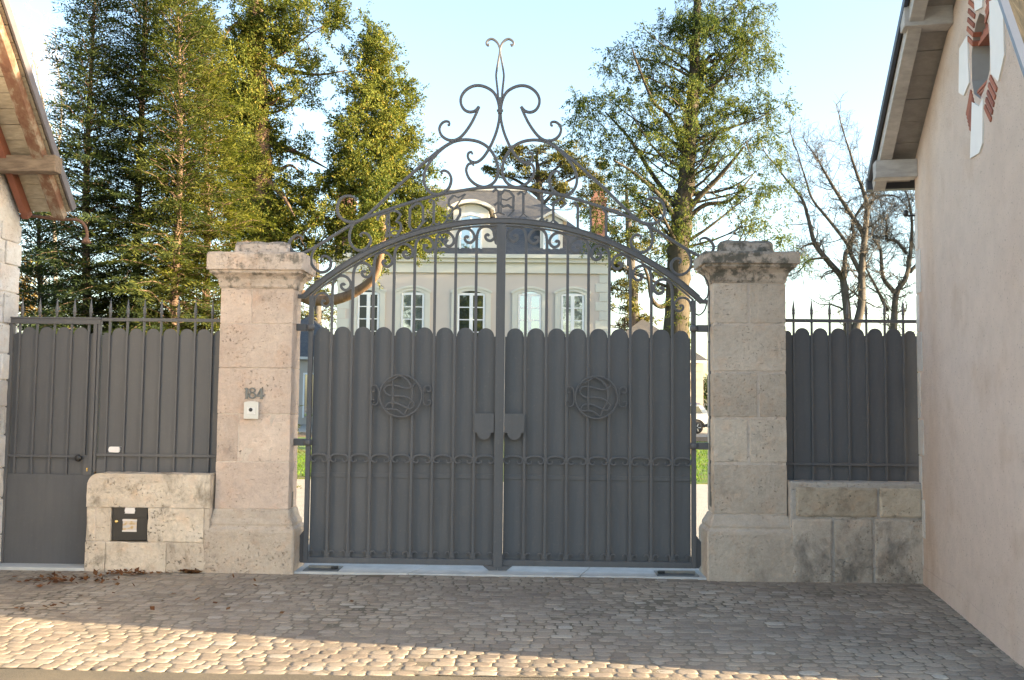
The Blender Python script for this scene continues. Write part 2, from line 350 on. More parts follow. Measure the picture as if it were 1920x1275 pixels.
def low_walls():
    # left wall with the letterbox recess
    X0, X1 = aty(160, 1000, 8.90)[0], PLx0-.02; zt = aty(280, 889, 8.90)[2]; zm = aty(280, 952, 8.9)[2]
    t = thing('low_wall', 'low pale stone wall with a letterbox, between garden door and pillar', 'wall', ((X0+X1)/2, 9.1, 0), 'low stone walls under the fence')
    pts = [(X0, zm+.003)]+[(X0+.10*(1-math.cos(a)), zt-.12+.12*math.sin(a)) for a in np.linspace(0, math.pi/2, 8)]+[(X1, zt), (X1, zm+.003)]
    MB().prism(pts, 8.90, 9.32).build('coping', M['wall_l'], t, bevel=.02, fn=roughen(.008, 8, .06))
    bx0, bx1, bz0, bz1 = aty(209, 980, 8.9)[0], aty(274, 980, 8.9)[0], aty(241, 1014, 8.9)[2], aty(241, 947, 8.9)[2]
    mb = MB()
    course(mb, [X0, bx0-.16, bx0-.012], 8.905, 9.32, bz0-.01, zm, .006); course(mb, [bx1+.012, bx1+.55, X1], 8.902, 9.32, bz0-.01, zm, .006)
    course(mb, [bx0-.012, bx1+.012], 8.902, 9.32, bz1+.006, zm+.001, .002)
    course(mb, [X0, bx0-.05, bx1+.20, X1], 8.90, 9.32, -.05, bz0-.01, .006)
    mb.box(bx0-.012, bx1+.012, 9.0, 9.32, bz0-.01, bz1+.006)
    mb.build('wall_body', M['wall_l'], t, bevel=.010, fn=roughen(.007, 8, .06))
    MB().box(X0+.012, bx0-.02, 8.914, 9.3, 0, zm).build('joint', M['mortar'], t); MB().box(bx1+.02, X1, 8.914, 9.3, 0, zm).build('joint', M['mortar'], t)
    # letterbox
    lb = thing('letterbox', 'square black letterbox door with brass lock set in the low wall', 'letterbox', ((bx0+bx1)/2, 8.93, bz0))
    MB().box(bx0, bx1, 8.925, 8.99, bz0, bz1).build('door', M['black'], lb, bevel=.004)
    w = bx1-bx0; h = bz1-bz0
    MB().box(bx0+.01*w, bx1-.01*w, 8.920, 8.926, bz0+.64*h, bz1-.01*h).build('flap', M['black'], lb, bevel=.002)
    wp = m_simple('white_enamel', (.78, .75, .75), .35, .05)
    def hexplate(cx, cz, a, b): return [(cx-a, cz), (cx-a*.85, cz+b), (cx+a*.85, cz+b), (cx+a, cz), (cx+a*.85, cz-b), (cx-a*.85, cz-b)]
    MB().prism(hexplate(bx0+.5*w, bz0+.84*h, .05, .026), 8.914, 8.920).build('name_plate', wp, lb, bevel=.002)
    MB().lathe([(.0, -.012), (.013, -.012), (.017, -.006), (.019, 0)], (bx0+.11*w, 8.925, bz0+.53*h), 16, 'y').build('lock', m_simple('brass', (.75, .55, .22), .25, .1, metal=.9), lb, smooth=True)
    t2 = NT('sticker'); sn = t2.noise(22, 1, .5, t2.mapping(scale=(.8, 1, 1.4)))
    stk = t2.fin(t2.ramp(sn, [(.38, (.52, .50, .50)), (.5, (.60, .48, .36)), (.62, (.45, .30, .12))]), .4)
    s0 = MB().box(bx0+.30*w, bx0+.70*w, 8.921, 8.925, bz0+.25*h, bz0+.60*h).build('notice', stk, lb)
    pal = m_simple('pale_label', (.66, .62, .60), .5, .06)
    MB().box(bx0+.29*w, bx0+.71*w, 8.918, 8.921, bz0+.545*h, bz0+.59*h).build('strip', pal, s0)
    MB().box(bx0+.29*w, bx0+.71*w, 8.918, 8.921, bz0+.245*h, bz0+.285*h).build('strip', pal, s0)
    # right wall
    X0, X1 = PRx1+.02, 3.68; zt = aty(1600, 905, 8.89)[2]; zm = aty(1600, 972, 8.89)[2]
    t = thing('low_wall', 'low dark-stained stone wall between the mossy pillar and the rendered gable', 'wall', ((X0+X1)/2, 9.1, 0), 'low stone walls under the fence')
    mb = MB(); g = .022
    xs = [X0+.04, aty(1648, 940, 8.89)[0], X1-.05]; course(mb, xs, 8.89, 9.3, zm, zt-.035, g)
    mb.build('coping', M['wall_r_top'], t, bevel=.022, fn=roughen(.009, 8, .06))
    mb = MB(); xs = [X0, aty(1563, 1030, 8.89)[0], aty(1640, 1030, 8.89)[0], X1-.03]; course(mb, xs, 8.895, 9.3, -.05, zm, g)
    mb.build('wall_body', M['wall_r'], t, bevel=.018, fn=roughen(.008, 8, .06))
    MB().box(X0-.01, X1, 8.907, 9.32, -.02, zt).build('joint', m_stone('grey_mortar', (.46, .42, .38), (.38, .35, .32), .5, 0, .5, 41.), t, bevel=.02, fn=roughen(.006, 7, .07))
low_walls()

# ------------------------------------------------------------------ ironwork
G = 9.15
def gp(px, py, Y=G):
    p = aty(px, py, Y); return (p[0], p[2])
XL, XR = gp(579, 800)[0], gp(1300.5, 800)[0]; XC = gp(936.8, 740)[0]
ZB, ZTOPC = gp(938, 1060)[1], gp(938, 409)[1]
zl_end, zr_end = gp(584, 538)[1], gp(1303, 548)[1]
half = (XR-XL)/2+.02; sag = ZTOPC-(zl_end+zr_end)/2; RA = (half*half+sag*sag)/(2*sag); ZA = ZTOPC-RA
def arch(r, x0, x1, n=40):
    xs = np.linspace(x0, x1, n); return [(x, ZA+math.sqrt(max(r*r-(x-XC)**2, 0))) for x in xs]
def archz(r, x): return ZA+math.sqrt(r*r-(x-XC)**2)
ZS, ZN = gp(760, 612)[1], gp(760, 629)[1]     # scallop top / notch
ZCS = gp(800, 860)[1]; ZMR = gp(800, 893)[1]; ZFT = gp(800, 1042)[1]
def scallop_sheet(xa, xb, bars, z0, zs, zn, y, th=.004):
    edges = [xa]+list(bars)+[xb]; top = []
    for a, b in zip(edges[:-1], edges[1:]):
        r = (b-a)/2-.016; c = (a+b)/2; rz = min(r, zs-zn)
        top += [(a+.001, zn)]+[(c-r*math.cos(w), zn+rz*math.sin(w)) for w in np.linspace(0, math.pi, 15)]+[(b-.001, zn)]
    return MB().prism([(xa, z0)]+top+[(xb, z0)], y, y+th)
SC = np.array([(0, 27), (.8, 16), (3.5, 7), (9, 1), (17, -1), (25, 1), (31, 6.5), (34.3, 14), (33, 21), (27, 26), (20.5, 25), (16.6, 20.5), (17.2, 15.8), (21, 14.6), (23.2, 17.2)])/191.
def gate_leaf(side, label):
    s = 1 if side == 'l' else -1
    xs_, xe = (XL, XC-.046) if s > 0 else (XR, XC+.046)     # stile centre .. inner edge
    n = 8; step = (xe+s*.005-xs_)/9.0; bars = [xs_+step*(k+1) for k in range(n)]
    t = thing('gate_leaf', label, 'gate', (xs_, G, 0), 'leaves of the double driveway gate')
    P = M['paint']
    MB().box(xs_-.022, xs_+.022, G-.022, G+.022, ZB, archz(RA-.075, xs_)).build('stile', P, t, bevel=.003)
    inner = XC-s*.046; a, b = sorted((inner, XC-s*.002))
    if s > 0: MB().box(XC-.044, XC+.044, G-.038, G+.012, ZB-.01, archz(RA-.062, XC)).build('meeting_stile', P, t, bevel=.003)
    else: MB().box(XC+.006, XC+.040, G+.013, G+.04, ZB-.0, archz(RA-.066, XC)).build('meeting_stile', P, t, bevel=.003)
    a, b = sorted((xs_+s*.0225, inner))
    MB().box(a, b, G-.02, G+.02, ZB, ZB+.055).build('bottom_rail', P, t, bevel=.003)
    MB().box(a, b, G+.030, G+.0385, ZMR-.022, ZMR+.022).build('mid_rail', P, t, bevel=.002)
    pr = arch(RA-.0735, *sorted((xs_, inner)), 30); MB().ribbon(pr, .014, .04, G).build('top_rail', P, t)
    sb = sorted(bars); scallop_sheet(a, b, sb, ZB+.04, ZS, ZN, G+.040).build('panel', P, t)
    for x in bars:
        zt = archz(RA-.084, x+s*.055)+.002
        top = [(x+s*dx, zt-dz) for dx, dz in spline(SC, 5)]; bar = MB()
        cxm, czm = (gp(752, 742) if s > 0 else gp(1118, 745)); gap = math.sqrt(.2**2-(x-cxm)**2) if abs(x-cxm) < .17 else 0
        if gap: bar.ribbon([(x, ZB+.05), (x, czm-gap)], .027, .018, G).ribbon([(x, czm+gap)]+top, .027, .018, G)
        else: bar.ribbon([(x, ZB+.05)]+top, .027, .018, G)
        bar.box(x-.021, x+.021, G-.014, G+.012, ZCS-.012, ZCS+.0).box(x-.021, x+.021, G-.014, G+.012, ZFT-.014, ZFT-.002).build('bar', P, t)
    zt = archz(RA-.084, xs_+s*.06)+.0; pts = [(xs_+s*(dx+.02), zt-dz-.02) for dx, dz in spline(SC*.92, 5)]
    MB().ribbon(pts, .022, .018, G).build('scroll', P, t)
    edges = [xs_+s*.011]+bars+[XC-s*.032]
    for k in range(9):
        xa, xb = sorted((edges[k], edges[k+1])); c = (xa+xb)/2; w = (xb-xa)/2-.014; q = w/.085
        hp = [(-.030, -.008), (-.045, .006), (-.062, .004), (-.074, -.012), (-.070, -.030), (-.052, -.037), (-.036, -.028), (-.037, -.014)]
        C1 = [(-.037, -.012), (-.034, -.026), (-.050, -.039), (-.072, -.032), (-.084, -.010), (-.072, .018), (-.040, .032), (0, .036)]
        L = spline([(c+u*q, ZCS+v) for u, v in C1], 6); Rr = [(2*c-x, z) for x, z in L[::-1]]
        MB().ribbon(list(L)+Rr[1:], [.010, .016, .018, .018, .016, .010], .014, G-.004).build('scroll', P, t)
        for e in (-1, 1):
            fm = MB()
            F1 = [(-.040, .010), (-.034, .022), (-.050, .036), (-.072, .030), (-.082, .008), (-.078, -.022), (-.060, -.044), (-.040, -.05)]
            fm.ribbon(spline([(c-e*u*q, ZFT+v) for u, v in F1], 6), [.008, .014, .016, .010], .012, G)
            fm.build('foot_scroll', P, t)
    # round medallion with an interlaced letter S
    mx, mz = (gp(752, 742) if s > 0 else gp(1118, 745)); mr = .205
    md = MB().ribbon([(mx+mr*math.cos(w), mz+mr*math.sin(w)) for w in np.linspace(0, 2*math.pi, 48, endpoint=False)], .015, .02, G-.02, True).build('medallion', P, t)
    mpt = lambda zx, zy: (mx+(zx-745)/11.59/191.5, mz-(zy-597)/11.59/191.5)
    m2 = MB()
    for si, st in enumerate(([(425, 290), (500, 280), (580, 245), (640, 195), (700, 165), (800, 200), (900, 280), (965, 380), (995, 500), (985, 650), (930, 790), (860, 930), (820, 1045)],
               [(1060, 320), (1010, 385), (920, 430), (820, 425), (700, 395), (570, 370), (450, 380), (375, 465)], [(375, 465), (430, 550), (520, 595), (680, 600), (830, 615), (950, 665), (1050, 775)],
               [(1050, 775), (975, 870), (880, 850), (760, 800), (640, 755), (530, 745), (450, 785), (400, 875)], [(400, 885), (480, 890), (580, 885), (700, 915), (820, 1010)], [(570, 255), (570, 890)])):
        m2.ribbon(spline([mpt(*p) for p in st], 6), [.010, .015, .015, .010], .012, G-.020-.0015*si)
    m2.build('monogram', P, md)
    for e in (-1, 1):
        C2 = [(150, 480), (175, 505), (120, 500), (95, 440), (130, 380), (200, 380), (250, 440), (262, 540), (262, 650), (245, 760), (180, 800), (110, 770), (95, 710), (130, 685), (165, 700)]
        pts = [mpt(*p) for p in C2]
        if e > 0: pts = [(2*mx-x, z) for x, z in pts]
        MB().ribbon(spline(pts, 5), .011, .012, G-.018).build('scroll', P, md)
    # lock plate
    lx = (inner-s*.003+bars[-1])/2; lw = abs(inner-bars[-1])/2-.004; z0, z1 = gp(907, 824)[1], gp(907, 775)[1]; zc = gp(907, 811)[1]
    pts = [(lx-lw, z1), (lx+lw, z1), (lx+lw, zc), (lx+lw*.7, zc)]+[(lx+lw*.7*math.cos(w), zc-(zc-z0)*math.sin(w)) for w in np.linspace(0, math.pi, 14)]+[(lx-lw, zc)]
    MB().prism(pts, G-.036, G-.012).build('lock_plate', P, t, bevel=.002)
    # foot plate under the meeting stile, hinge collars, edge plate
    zb = ZB; a = XC-s*.045
    MB().prism([(XC-s*.001, zb-.002), (XC-s*.14, zb-.002), (XC-s*.085, zb-.045), (XC-s*.001, zb-.045)], G-.03, G+.0).build('foot_plate', P, t)
    for zy in ((614, 616), (829, 836)):
        hz = gp(579, zy[0])[1] if s > 0 else gp(1300, zy[1])[1]
        hb = MB().lathe([(.020, -.03), (.034, -.03), (.042, -.018), (.042, .018), (.034, .03), (.02, .03)], (xs_-s*.004, G-.012, hz), 16).build('hinge', P, t, smooth=True)
        a, b = sorted((xs_-s*.14, xs_-s*.03)); MB().box(a, b, G-.032, G+.012, hz-.034, hz+.034).build('hinge_arm', P, hb, bevel=.006)
    a = xs_-s*.0225
    MB().prism([(a, ZB+.31), (a-s*.045, ZB+.25), (a-s*.045, ZB+.03), (a-s*.025, ZB), (a, ZB)], G-.01, G+.01).build('edge_plate', M['paint_dark'], t)
    return t
gate_leaf('l', 'grey scrollwork gate leaf hung beside the numbered pillar')
gate_leaf('r', 'grey scrollwork gate leaf hung beside the mossy-capped pillar')

def overthrow():
    t = thing('gate_overthrow', 'tall wrought iron scroll crest arching over the gate with lettering', 'gate crest', (XC, G, ZA+RA))
    P = M['paint']
    MB().ribbon(arch(RA-.03, XL-.085, XR+.085, 60), .05, .05, G).build('arch_bar', P, t)
    MB().ribbon(arch(RA-.004, XL-.06, XR+.06, 60), .008, .058, G).build('arch_edge', P, t)
    z1 = lambda zx, zy: gp(540+zx/2.3613, 40+zy/2.3613)
    _a0, _a1 = gp(938, 410), gp(937.4, 95)
    axis = lambda z: _a0[0]+(_a1[0]-_a0[0])*(z-_a0[1])/(_a1[1]-_a0[1])
    strokes = {
        'finial': [([(930, 338), (928, 305), (923, 262), (922, 232), (930, 180), (937, 140), (937, 118), (928, 96), (912, 81), (897, 78), (883, 86), (878, 98), (886, 107), (890, 100)], [.022, .020, .018, .02, .018, .016])],
        'crown_scroll': [([(936, 408), (934, 375), (925, 340), (908, 312), (880, 293), (848, 284), (815, 288), (785, 307), (767, 335), (766, 365), (780, 390), (803, 401), (828, 396), (846, 377)], .027),
                         ([(846, 377), (833, 408), (812, 450), (785, 490), (760, 515), (735, 526), (705, 523), (680, 505), (670, 478), (678, 455), (695, 443), (712, 445), (714, 457), (706, 460)], [.025, .027, .027, .022, .018])],
        'loop_scroll': [([(937, 404), (934, 440), (922, 490), (902, 540), (880, 580), (858, 608), (832, 624), (808, 618), (796, 600), (799, 583), (812, 578), (816, 588)], [.027, .027, .025, .018]),
                        ([(600, 628), (650, 585), (700, 549), (740, 530), (790, 523), (845, 533), (888, 560), (917, 603), (930, 650), (925, 690), (905, 718), (870, 733), (832, 722), (802, 695), (789, 660), (797, 634), (815, 628), (822, 638)], [.028, .028, .028, .028, .02])],
        'side_scroll': [([(735, 533), (690, 560), (640, 608), (610, 655), (601, 700), (612, 738), (642, 764), (680, 763), (712, 738), (723, 700), (712, 672), (692, 661), (678, 668), (684, 676)], [.022, .028, .028, .018]),
                        ([(300, 797), (297, 783), (275, 774), (245, 778), (224, 802), (218, 838), (235, 870), (272, 888), (325, 878), (390, 824), (470, 745), (545, 678), (600, 628), (645, 590)], [.016, .026, .028, .028, .026])],
        'spandrel_scroll': [([(300, 888), (284, 908), (273, 938), (274, 975), (293, 1004), (322, 1015), (352, 1000), (366, 970), (355, 945), (335, 936), (320, 946), (328, 953)], [.02, .027, .027, .016]),
                            ([(125, 1000), (107, 1030), (104, 1070), (124, 1100), (155, 1111), (183, 1095), (190, 1066), (176, 1043), (155, 1040), (148, 1054), (157, 1060)], [.02, .027, .027, .016])],
        'upper_rail': [([(64, 966), (62, 953), (40, 947), (16, 963), (5, 990), (22, 1018), (60, 1027), (112, 1004), (200, 950), (300, 890), (400, 849), (500, 815), (600, 785), (700, 762), (800, 744), (870, 736), (920, 733), (940, 733)], [.016, .026, .028, .028, .028, .028])],
    }
    for name, ss in strokes.items():
        for s in (1, -1):
            mb = MB(); dk_ = 0.
            for pts, w in ss:
                q = [z1(*p) for p in pts]; q = spline(q, 7)
                if s < 0: q = np.array([(2*axis(z)-x, z) for x, z in q])
                if name == 'spandrel_scroll': MB().ribbon(q, w, .024, G).build(name, P, t); continue
                dk_ += .0014; mb.ribbon(q, w, .024 if name != 'upper_rail' else .026, G+dk_+({'loop_scroll': .004, 'side_scroll': -.005}.get(name, 0))+(.001 if s < 0 else 0))
            if name != 'spandrel_scroll': mb.build(name, P, t)
    cz = z1(936, 375); XC_ = XC; XA = axis(cz[1])
    MB().box(XA-.022, XA+.022, G-.02, G+.02, cz[1]-.075, cz[1]+.085).lathe([(.0, -.022), (.012, -.022), (.014, -.016)], (XA-.012, G, cz[1]+.03), 10, 'y').box(XA-.032, XA+.032, G-.016, G+.016, cz[1]-.055, cz[1]-.038).build('collar', P, t, bevel=.002)
    # blackletter band: one part per letter
    a1 = lambda x, y: gp(680+x/6.857, 340+y/6.857); a2 = lambda x, y: gp(920+x/6.4, 340+y/6.4)
    LET = [(a1, [[(190, 505), (195, 460), (240, 420), (300, 410), (345, 385), (400, 370), (450, 390), (490, 425), (465, 470), (430, 515), (480, 535), (495, 580), (485, 630), (440, 700), (415, 715), (370, 690), (320, 700), (290, 715)],
                 [(340, 370), (345, 740)], [(325, 420), (300, 540), (325, 610), (300, 690)], [(345, 585), (390, 600), (430, 585)], [(350, 665), (400, 630), (470, 640)]]),
           (a1, [[(610, 340), (600, 580), (640, 630), (700, 620), (780, 520), (775, 330), (740, 285), (690, 285), (620, 340)]]),
           (a1, [[(850, 270), (880, 235), (915, 260), (912, 530), (960, 560), (995, 520)], [(870, 570), (912, 530)], [(930, 245), (965, 215)]]),
           (a1, [[(1170, 180), (1110, 240), (1105, 310), (1160, 345)], [(1170, 180), (1230, 210), (1320, 160)], [(1320, 160), (1200, 320), (1040, 545)], [(1205, 320), (1255, 360), (1250, 430), (1200, 505)], [(1050, 530), (1110, 490), (1190, 505)]]),
           (a2, [[(20, 130), (60, 95), (95, 120), (95, 380)], [(125, 110), (125, 380)], [(110, 165), (165, 105), (225, 115), (275, 180), (270, 350)], [(130, 210), (190, 225), (255, 190)], [(40, 290), (90, 245), (150, 300), (210, 285), (255, 320)], [(30, 390), (95, 370), (170, 400)], [(205, 420), (275, 350)]]),
           (a2, [[(320, 160), (365, 125), (392, 145), (392, 385)], [(340, 440), (392, 385), (440, 430)], [(410, 160), (450, 80)]]),
           (a2, [[(600, 165), (620, 190), (614, 440), (650, 490), (685, 455)], [(575, 480), (614, 440)], [(620, 190), (660, 165)]]),
           (a2, [[(720, 290), (752, 250), (752, 465), (805, 515)], [(705, 505), (752, 465)], [(752, 260), (850, 205), (905, 265), (830, 320)]]),
           (a2, [[(1000, 250), (1045, 290), (1045, 560), (1090, 595), (1150, 610), (1230, 640)], [(1120, 290), (1195, 315), (1200, 615)]]),
           (a2, [[(1340, 330), (1385, 375), (1385, 650), (1440, 705)], [(1350, 690), (1385, 650)]])]
    for fn, st in LET:
        mb = MB()
        for k, p in enumerate(st):
            q = [fn(*v) for v in p]
            mb.ribbon(q, .026 if len(p) > 3 or k == 0 else .014, .01, G+.002*k)
        mb.build('letter', P, t)
    # end brackets to the hinge posts
    for s, xe in ((1, XL), (-1, XR)):
        a, b = sorted((xe-s*.135, xe-s*.06)); z = archz(RA-.02, xe-s*.05)
        MB().box(a, b, G-.02, G+.02, z-.06, z-.02).build('bracket', P, t, bevel=.003)
        q = [(xe-s*.10, z+.22), (xe-s*.145, z+.13), (xe-s*.14, z+.02), (xe-s*.10, z-.03)] if s < 0 else None
        if q:
            MB().ribbon(spline(q, 6), .014, .014, G).ribbon(spline([(xe-s*.02, z-.16), (xe-s*.06, z-.17), (xe-s*.11, z-.12), (xe-s*.135, z-.03)], 6), .014, .014, G+.001).build('scroll', P, t)
overthrow()
def hinge_posts():
    for s, px, lab in ((1, 551, 'slender dark hinge post fixed to the numbered pillar'), (-1, 1332.5, 'slender dark hinge post fixed to the mossy-capped pillar')):
        x, zt = gp(px, 545, 9.16); zb = gp(px, 948, 9.16)[1]
        edge = PLx1 if s > 0 else PRx0
        t = thing('hinge_post', lab, 'post', (x, 9.16, zb), 'hinge posts of the driveway gate')
        MB().box(x-.017, x+.017, 9.14, 9.18, zb, zt).build('post', M['paint_dark'], t, bevel=.003)
        a, b = sorted((edge+s*.002, x))
        for py in (585, 641, 800, 888): z = gp(px, py)[1]; MB().lathe([(.004, -.03), (.010, -.012), (.026, -.008), (.026, .008), (.010, .012), (.004, .03)], (x, 9.16, z), 10).build('ring', M['paint_dark'], t, smooth=True)
        MB().box(min(edge+s*.002, x-s*.0172), max(edge+s*.002, x-s*.0172), 9.10, 9.16, zb-.01, zb+.14).build('foot', M['black'], t, bevel=.003)
hinge_posts()

SPIKE = [(.009, 0), (.011, .012), (.013, .045), (.019, .058), (.012, .066), (.016, .080), (.013, .098), (.007, .145), (.0015, .19)]
def fence(label, pxs, Y, x0, x1, zrail, zlow, zbot, zs, zn, group, extra=()):
    P = M['paint']; xs = [aty(p, 740, Y)[0] for p in pxs]
    t = thing('fence_panel', label, 'fence', ((x0+x1)/2, Y, zbot), group)
    MB().box(x0, x1, Y-.014, Y+.014, zrail-.016, zrail+.016).build('rail', P, t, bevel=.002)
    MB().box(x0, x1, Y-.014, Y+.006, zlow-.013, zlow+.013).build('rail', P, t, bevel=.002)
    for x in xs:
        b = MB().box(x-.010, x+.010, Y-.010, Y+.010, zbot, zlow-.0135).box(x-.010, x+.010, Y-.010, Y+.010, zlow+.0135, zrail-.0165).build('bar', P, t, bevel=.002)
        MB().lathe(SPIKE, (x, Y, zrail+.0165), 10).build('spike', P, b, smooth=True)
    edges = [x for x in xs if x0+.03 < x < x1-.03]
    scallop_sheet(x0, x1, edges, zbot, zs, zn, Y+.014).build('panel', P, t)
    return t
YF = 9.12
fence('grey spiked fence with scalloped boards on the letterbox wall', [201.6, 234.6, 266, 298, 330, 362, 394], YF, aty(186, 740, YF)[0], PLx0+.01,
      aty(300, 600, YF)[2], aty(300, 854, YF)[2], aty(300, 889, YF)[2]-.01, aty(300, 613, YF)[2], aty(300, 629, YF)[2], 'spiked fence panels')
YR = 9.10
fence('dark spiked fence panel on the stained wall beside the rendered gable', [1489, 1523, 1557, 1591, 1626, 1660.5, 1695.5], YR, PRx1-.01, 3.70,
      aty(1600, 602, YR)[2], aty(1600, 871, YR)[2], aty(1600, 906, YR)[2]-.05, aty(1600, 615, YR)[2], aty(1600, 629, YR)[2], 'spiked fence panels')
def ped_gate():
    P = M['paint']; Y = YF
    xa, xb = aty(10, 800, Y)[0], aty(183, 800, Y)[0]; xw = aty(159, 1000, 8.95)[0]
    zt = aty(100, 597, Y)[2]; zk = aty(90, 889, Y)[2]; zb = aty(90, 1061, Y)[2]; zl_ = aty(90, 855, Y)[2]
    t = thing('pedestrian_gate', 'narrow grey garden door with bars above a plain kick panel', 'garden door', ((xa+xb)/2, Y, 0))
    fr = MB().box(xa, xa+.045, Y-.025, Y+.03, zb-.02, zt-.055).box(xb-.065, xb-.03, Y-.03, Y+.03, zk-.0, zt-.055).box(xa, xb, Y-.025, Y+.03, zt-.054, zt-.006).box(xa, xb, Y-.03, Y+.034, zt-.005, zt+.012)
    fr.build('frame', P, t, bevel=.003)
    MB().box(xb-.025, xb, Y-.02, Y+.02, zk+.03, zt-.055).build('jamb', P, t, bevel=.003)
    pxs = [35.8, 68, 100.7, 133, 165.4]
    for i, p in enumerate(pxs):
        x = aty(p-3, 740, Y)[0]
        b = MB().box(x-.010, x+.010, Y-.012, Y+.008, zk, zl_-.0125).box(x-.010, x+.010, Y-.012, Y+.008, zl_+.0125, zt-.056).build('bar', P, t, bevel=.002)
        x2 = aty((42, 75, 107, 140, 170.6)[i], 585, Y)[0]
        MB().lathe(SPIKE, (x2, Y, zt+.0125), 10).build('spike', P, b, smooth=True)
    MB().box(xa+.0455, xb-.066, Y-.014, Y+.006, zl_-.012, zl_+.012).build('rail', P, t, bevel=.002)
    xs = [aty(p-3, 740, Y)[0] for p in pxs]; zs = aty(100, 611, Y)[2]; zn = aty(100, 626, Y)[2]
    scallop_sheet(xa+.046, xb-.066, xs, zk-.02, zs, zn, Y+.012).build('panel', P, t)
    MB().box(xa+.046, xw+.10, Y-.012, Y+.010, zb, zk).build('kick_panel', M['paint'], t, bevel=.003)
    kx, kz = aty(153, 858, Y)[0], aty(153, 858, Y)[2]
    MB().lathe([(.012, 0), (.012, -.03), (.030, -.038), (.036, -.055), (.030, -.072), (.012, -.08)], (kx, Y-.014, kz), 16, 'y').build('knob', M['black'], t, smooth=True)
    lx, lz = aty(165, 880, Y)[0], aty(165, 880, Y)[2]
    MB().box(lx-.04, lx+.012, Y-.018, Y-.0125, lz-.06, zl_-.0125).build('lock_case', P, t, bevel=.002)
    MB().lathe([(.009, 0), (.009, -.006), (.007, -.008)], (lx, Y-.018, lz+.01), 12, 'y').box(lx-.005, lx+.005, Y-.024, Y-.018, lz-.018, lz).build('lock', bpy.data.materials['brass'], t)
    MB().box(xb+.003, xb+.09, Y-.005, Y+.012, zk+.02, zk+.15).build('strike_plate', P, t, bevel=.003)
ped_gate()
def small_things():
    wp = bpy.data.materials['white_enamel']
    c = aty(214, 843, YF); a, b = .058, .027
    pts = [(c[0]-a, c[2]), (c[0]-a*.86, c[2]+b*.8), (c[0]-a*.7, c[2]+b), (c[0]+a*.7, c[2]+b), (c[0]+a*.86, c[2]+b*.8), (c[0]+a, c[2]), (c[0]+a*.86, c[2]-b*.8), (c[0]+a*.7, c[2]-b), (c[0]-a*.7, c[2]-b), (c[0]-a*.86, c[2]-b*.8)]
    tag(MB().prism(pts, YF-.002, YF+.0135).build('sign_plate', wp, bevel=.002), 'small white rounded plate fixed to the fence above the letterbox wall', 'sign')
    # house number 184
    Y = 8.968; z4 = lambda zx, zy: gp(440+zx/14.17, 710+zy/14.17, Y)
    mn = m_simple('zinc_number', (.17, .18, .18), .45, .25, 20, metal=.3)
    t = thing('house_number', 'dark metal house number 184 on the pinkish pillar', 'house number', (*z4(460, 520)[:1], Y, z4(460, 520)[1]))
    MB().ribbon([z4(318, 250), z4(318, 520)], .021, .014, Y).ribbon([z4(268, 275), z4(318, 255)], .014, .013, Y).ribbon([z4(275, 522), z4(345, 522)], .010, .013, Y).build('digit', mn, t)
    mb = MB()
    for cx, cy, rx, ry in ((468, 310, 68, 58), (465, 448, 82, 70)):
        mb.ribbon([z4(cx+rx*math.cos(w), cy+ry*math.sin(w)) for w in np.linspace(0, 2*math.pi, 24, endpoint=False)], .013, .014, Y, True)
    mb.build('digit', mn, t)
    MB().ribbon([z4(712, 260), z4(712, 525)], .021, .014, Y).ribbon([z4(700, 262), z4(590, 462)], .012, .013, Y).ribbon([z4(575, 464), z4(770, 464)], .012, .0135, Y).ribbon([z4(670, 530), z4(752, 530)], .010, .013, Y).ribbon([z4(765, 430), z4(765, 480)], .012, .013, Y).build('digit', mn, t)
    # intercom
    p0, p1 = z4(258, 1062), z4(652, 600)
    t = thing('intercom', 'silver door intercom with camera eye below the house number', 'intercom', ((p0[0]+p1[0])/2, Y, p0[1]))
    sv = m_simple('brushed_silver', (.62, .61, .60), .38, .06, 30, metal=.55)
    n = 10; top = [(p0[0]+(p1[0]-p0[0])*k/n, p1[1]-.012*(2*k/n-1)**2) for k in range(n+1)]
    MB().prism([(p0[0], p0[1])]+top+[(p1[0], p0[1])], Y-.022, Y+.006).build('cover', sv, t, bevel=.004)
    q0, q1 = z4(345, 930), z4(560, 765)
    MB().box(q0[0], q1[0], Y-.025, Y-.0225, q0[1], q1[1]).build('frame', m_simple('pale_silver', (.70, .69, .68), .4, .05), t, bevel=.001)
    lc = z4(447, 825); MB().lathe([(.018, 0), (.018, -.004), (.013, -.007), (.0, -.009)], (lc[0], Y-.025, lc[1]), 18, 'y').build('lens', M['black'], t, smooth=True)
    bc = z4(550, 925); MB().lathe([(.007, 0), (.007, -.003), (.004, -.004)], (bc[0], Y-.025, bc[1]), 12, 'y').build('button', wp, t, smooth=True)
    # gate motors in the ground
    for (a, b, lab) in ((575, 640, 'low metal gate motor lid at the foot of the numbered pillar'), (1228, 1306, 'low metal gate motor lid at the foot of the mossy-capped pillar')):
        x0, x1 = gp(a, 1060)[0], gp(b, 1060)[0]
        t = thing('gate_motor', lab, 'gate motor', ((x0+x1)/2, G, 0), 'gate motor lids')
        MB().box(x0, x1, G-.16, G+.10, .0165, .024).build('lid', m_simple('motor_lid', (.10, .11, .12), .4, .2), t, bevel=.002)
        MB().box(x0+.03, x1-.02, G-.05, G-.01, .0245, .048).build('arm', m_simple('motor_arm', (.20, .19, .17), .5, .3, 20), t, bevel=.004)
        xx = x1-.05 if a < 900 else x0+.05
        MB().box(xx-.035, xx+.035, G-.075, G-.052, .0245, .05).build('stop', M['black'], t, bevel=.006)
small_things()

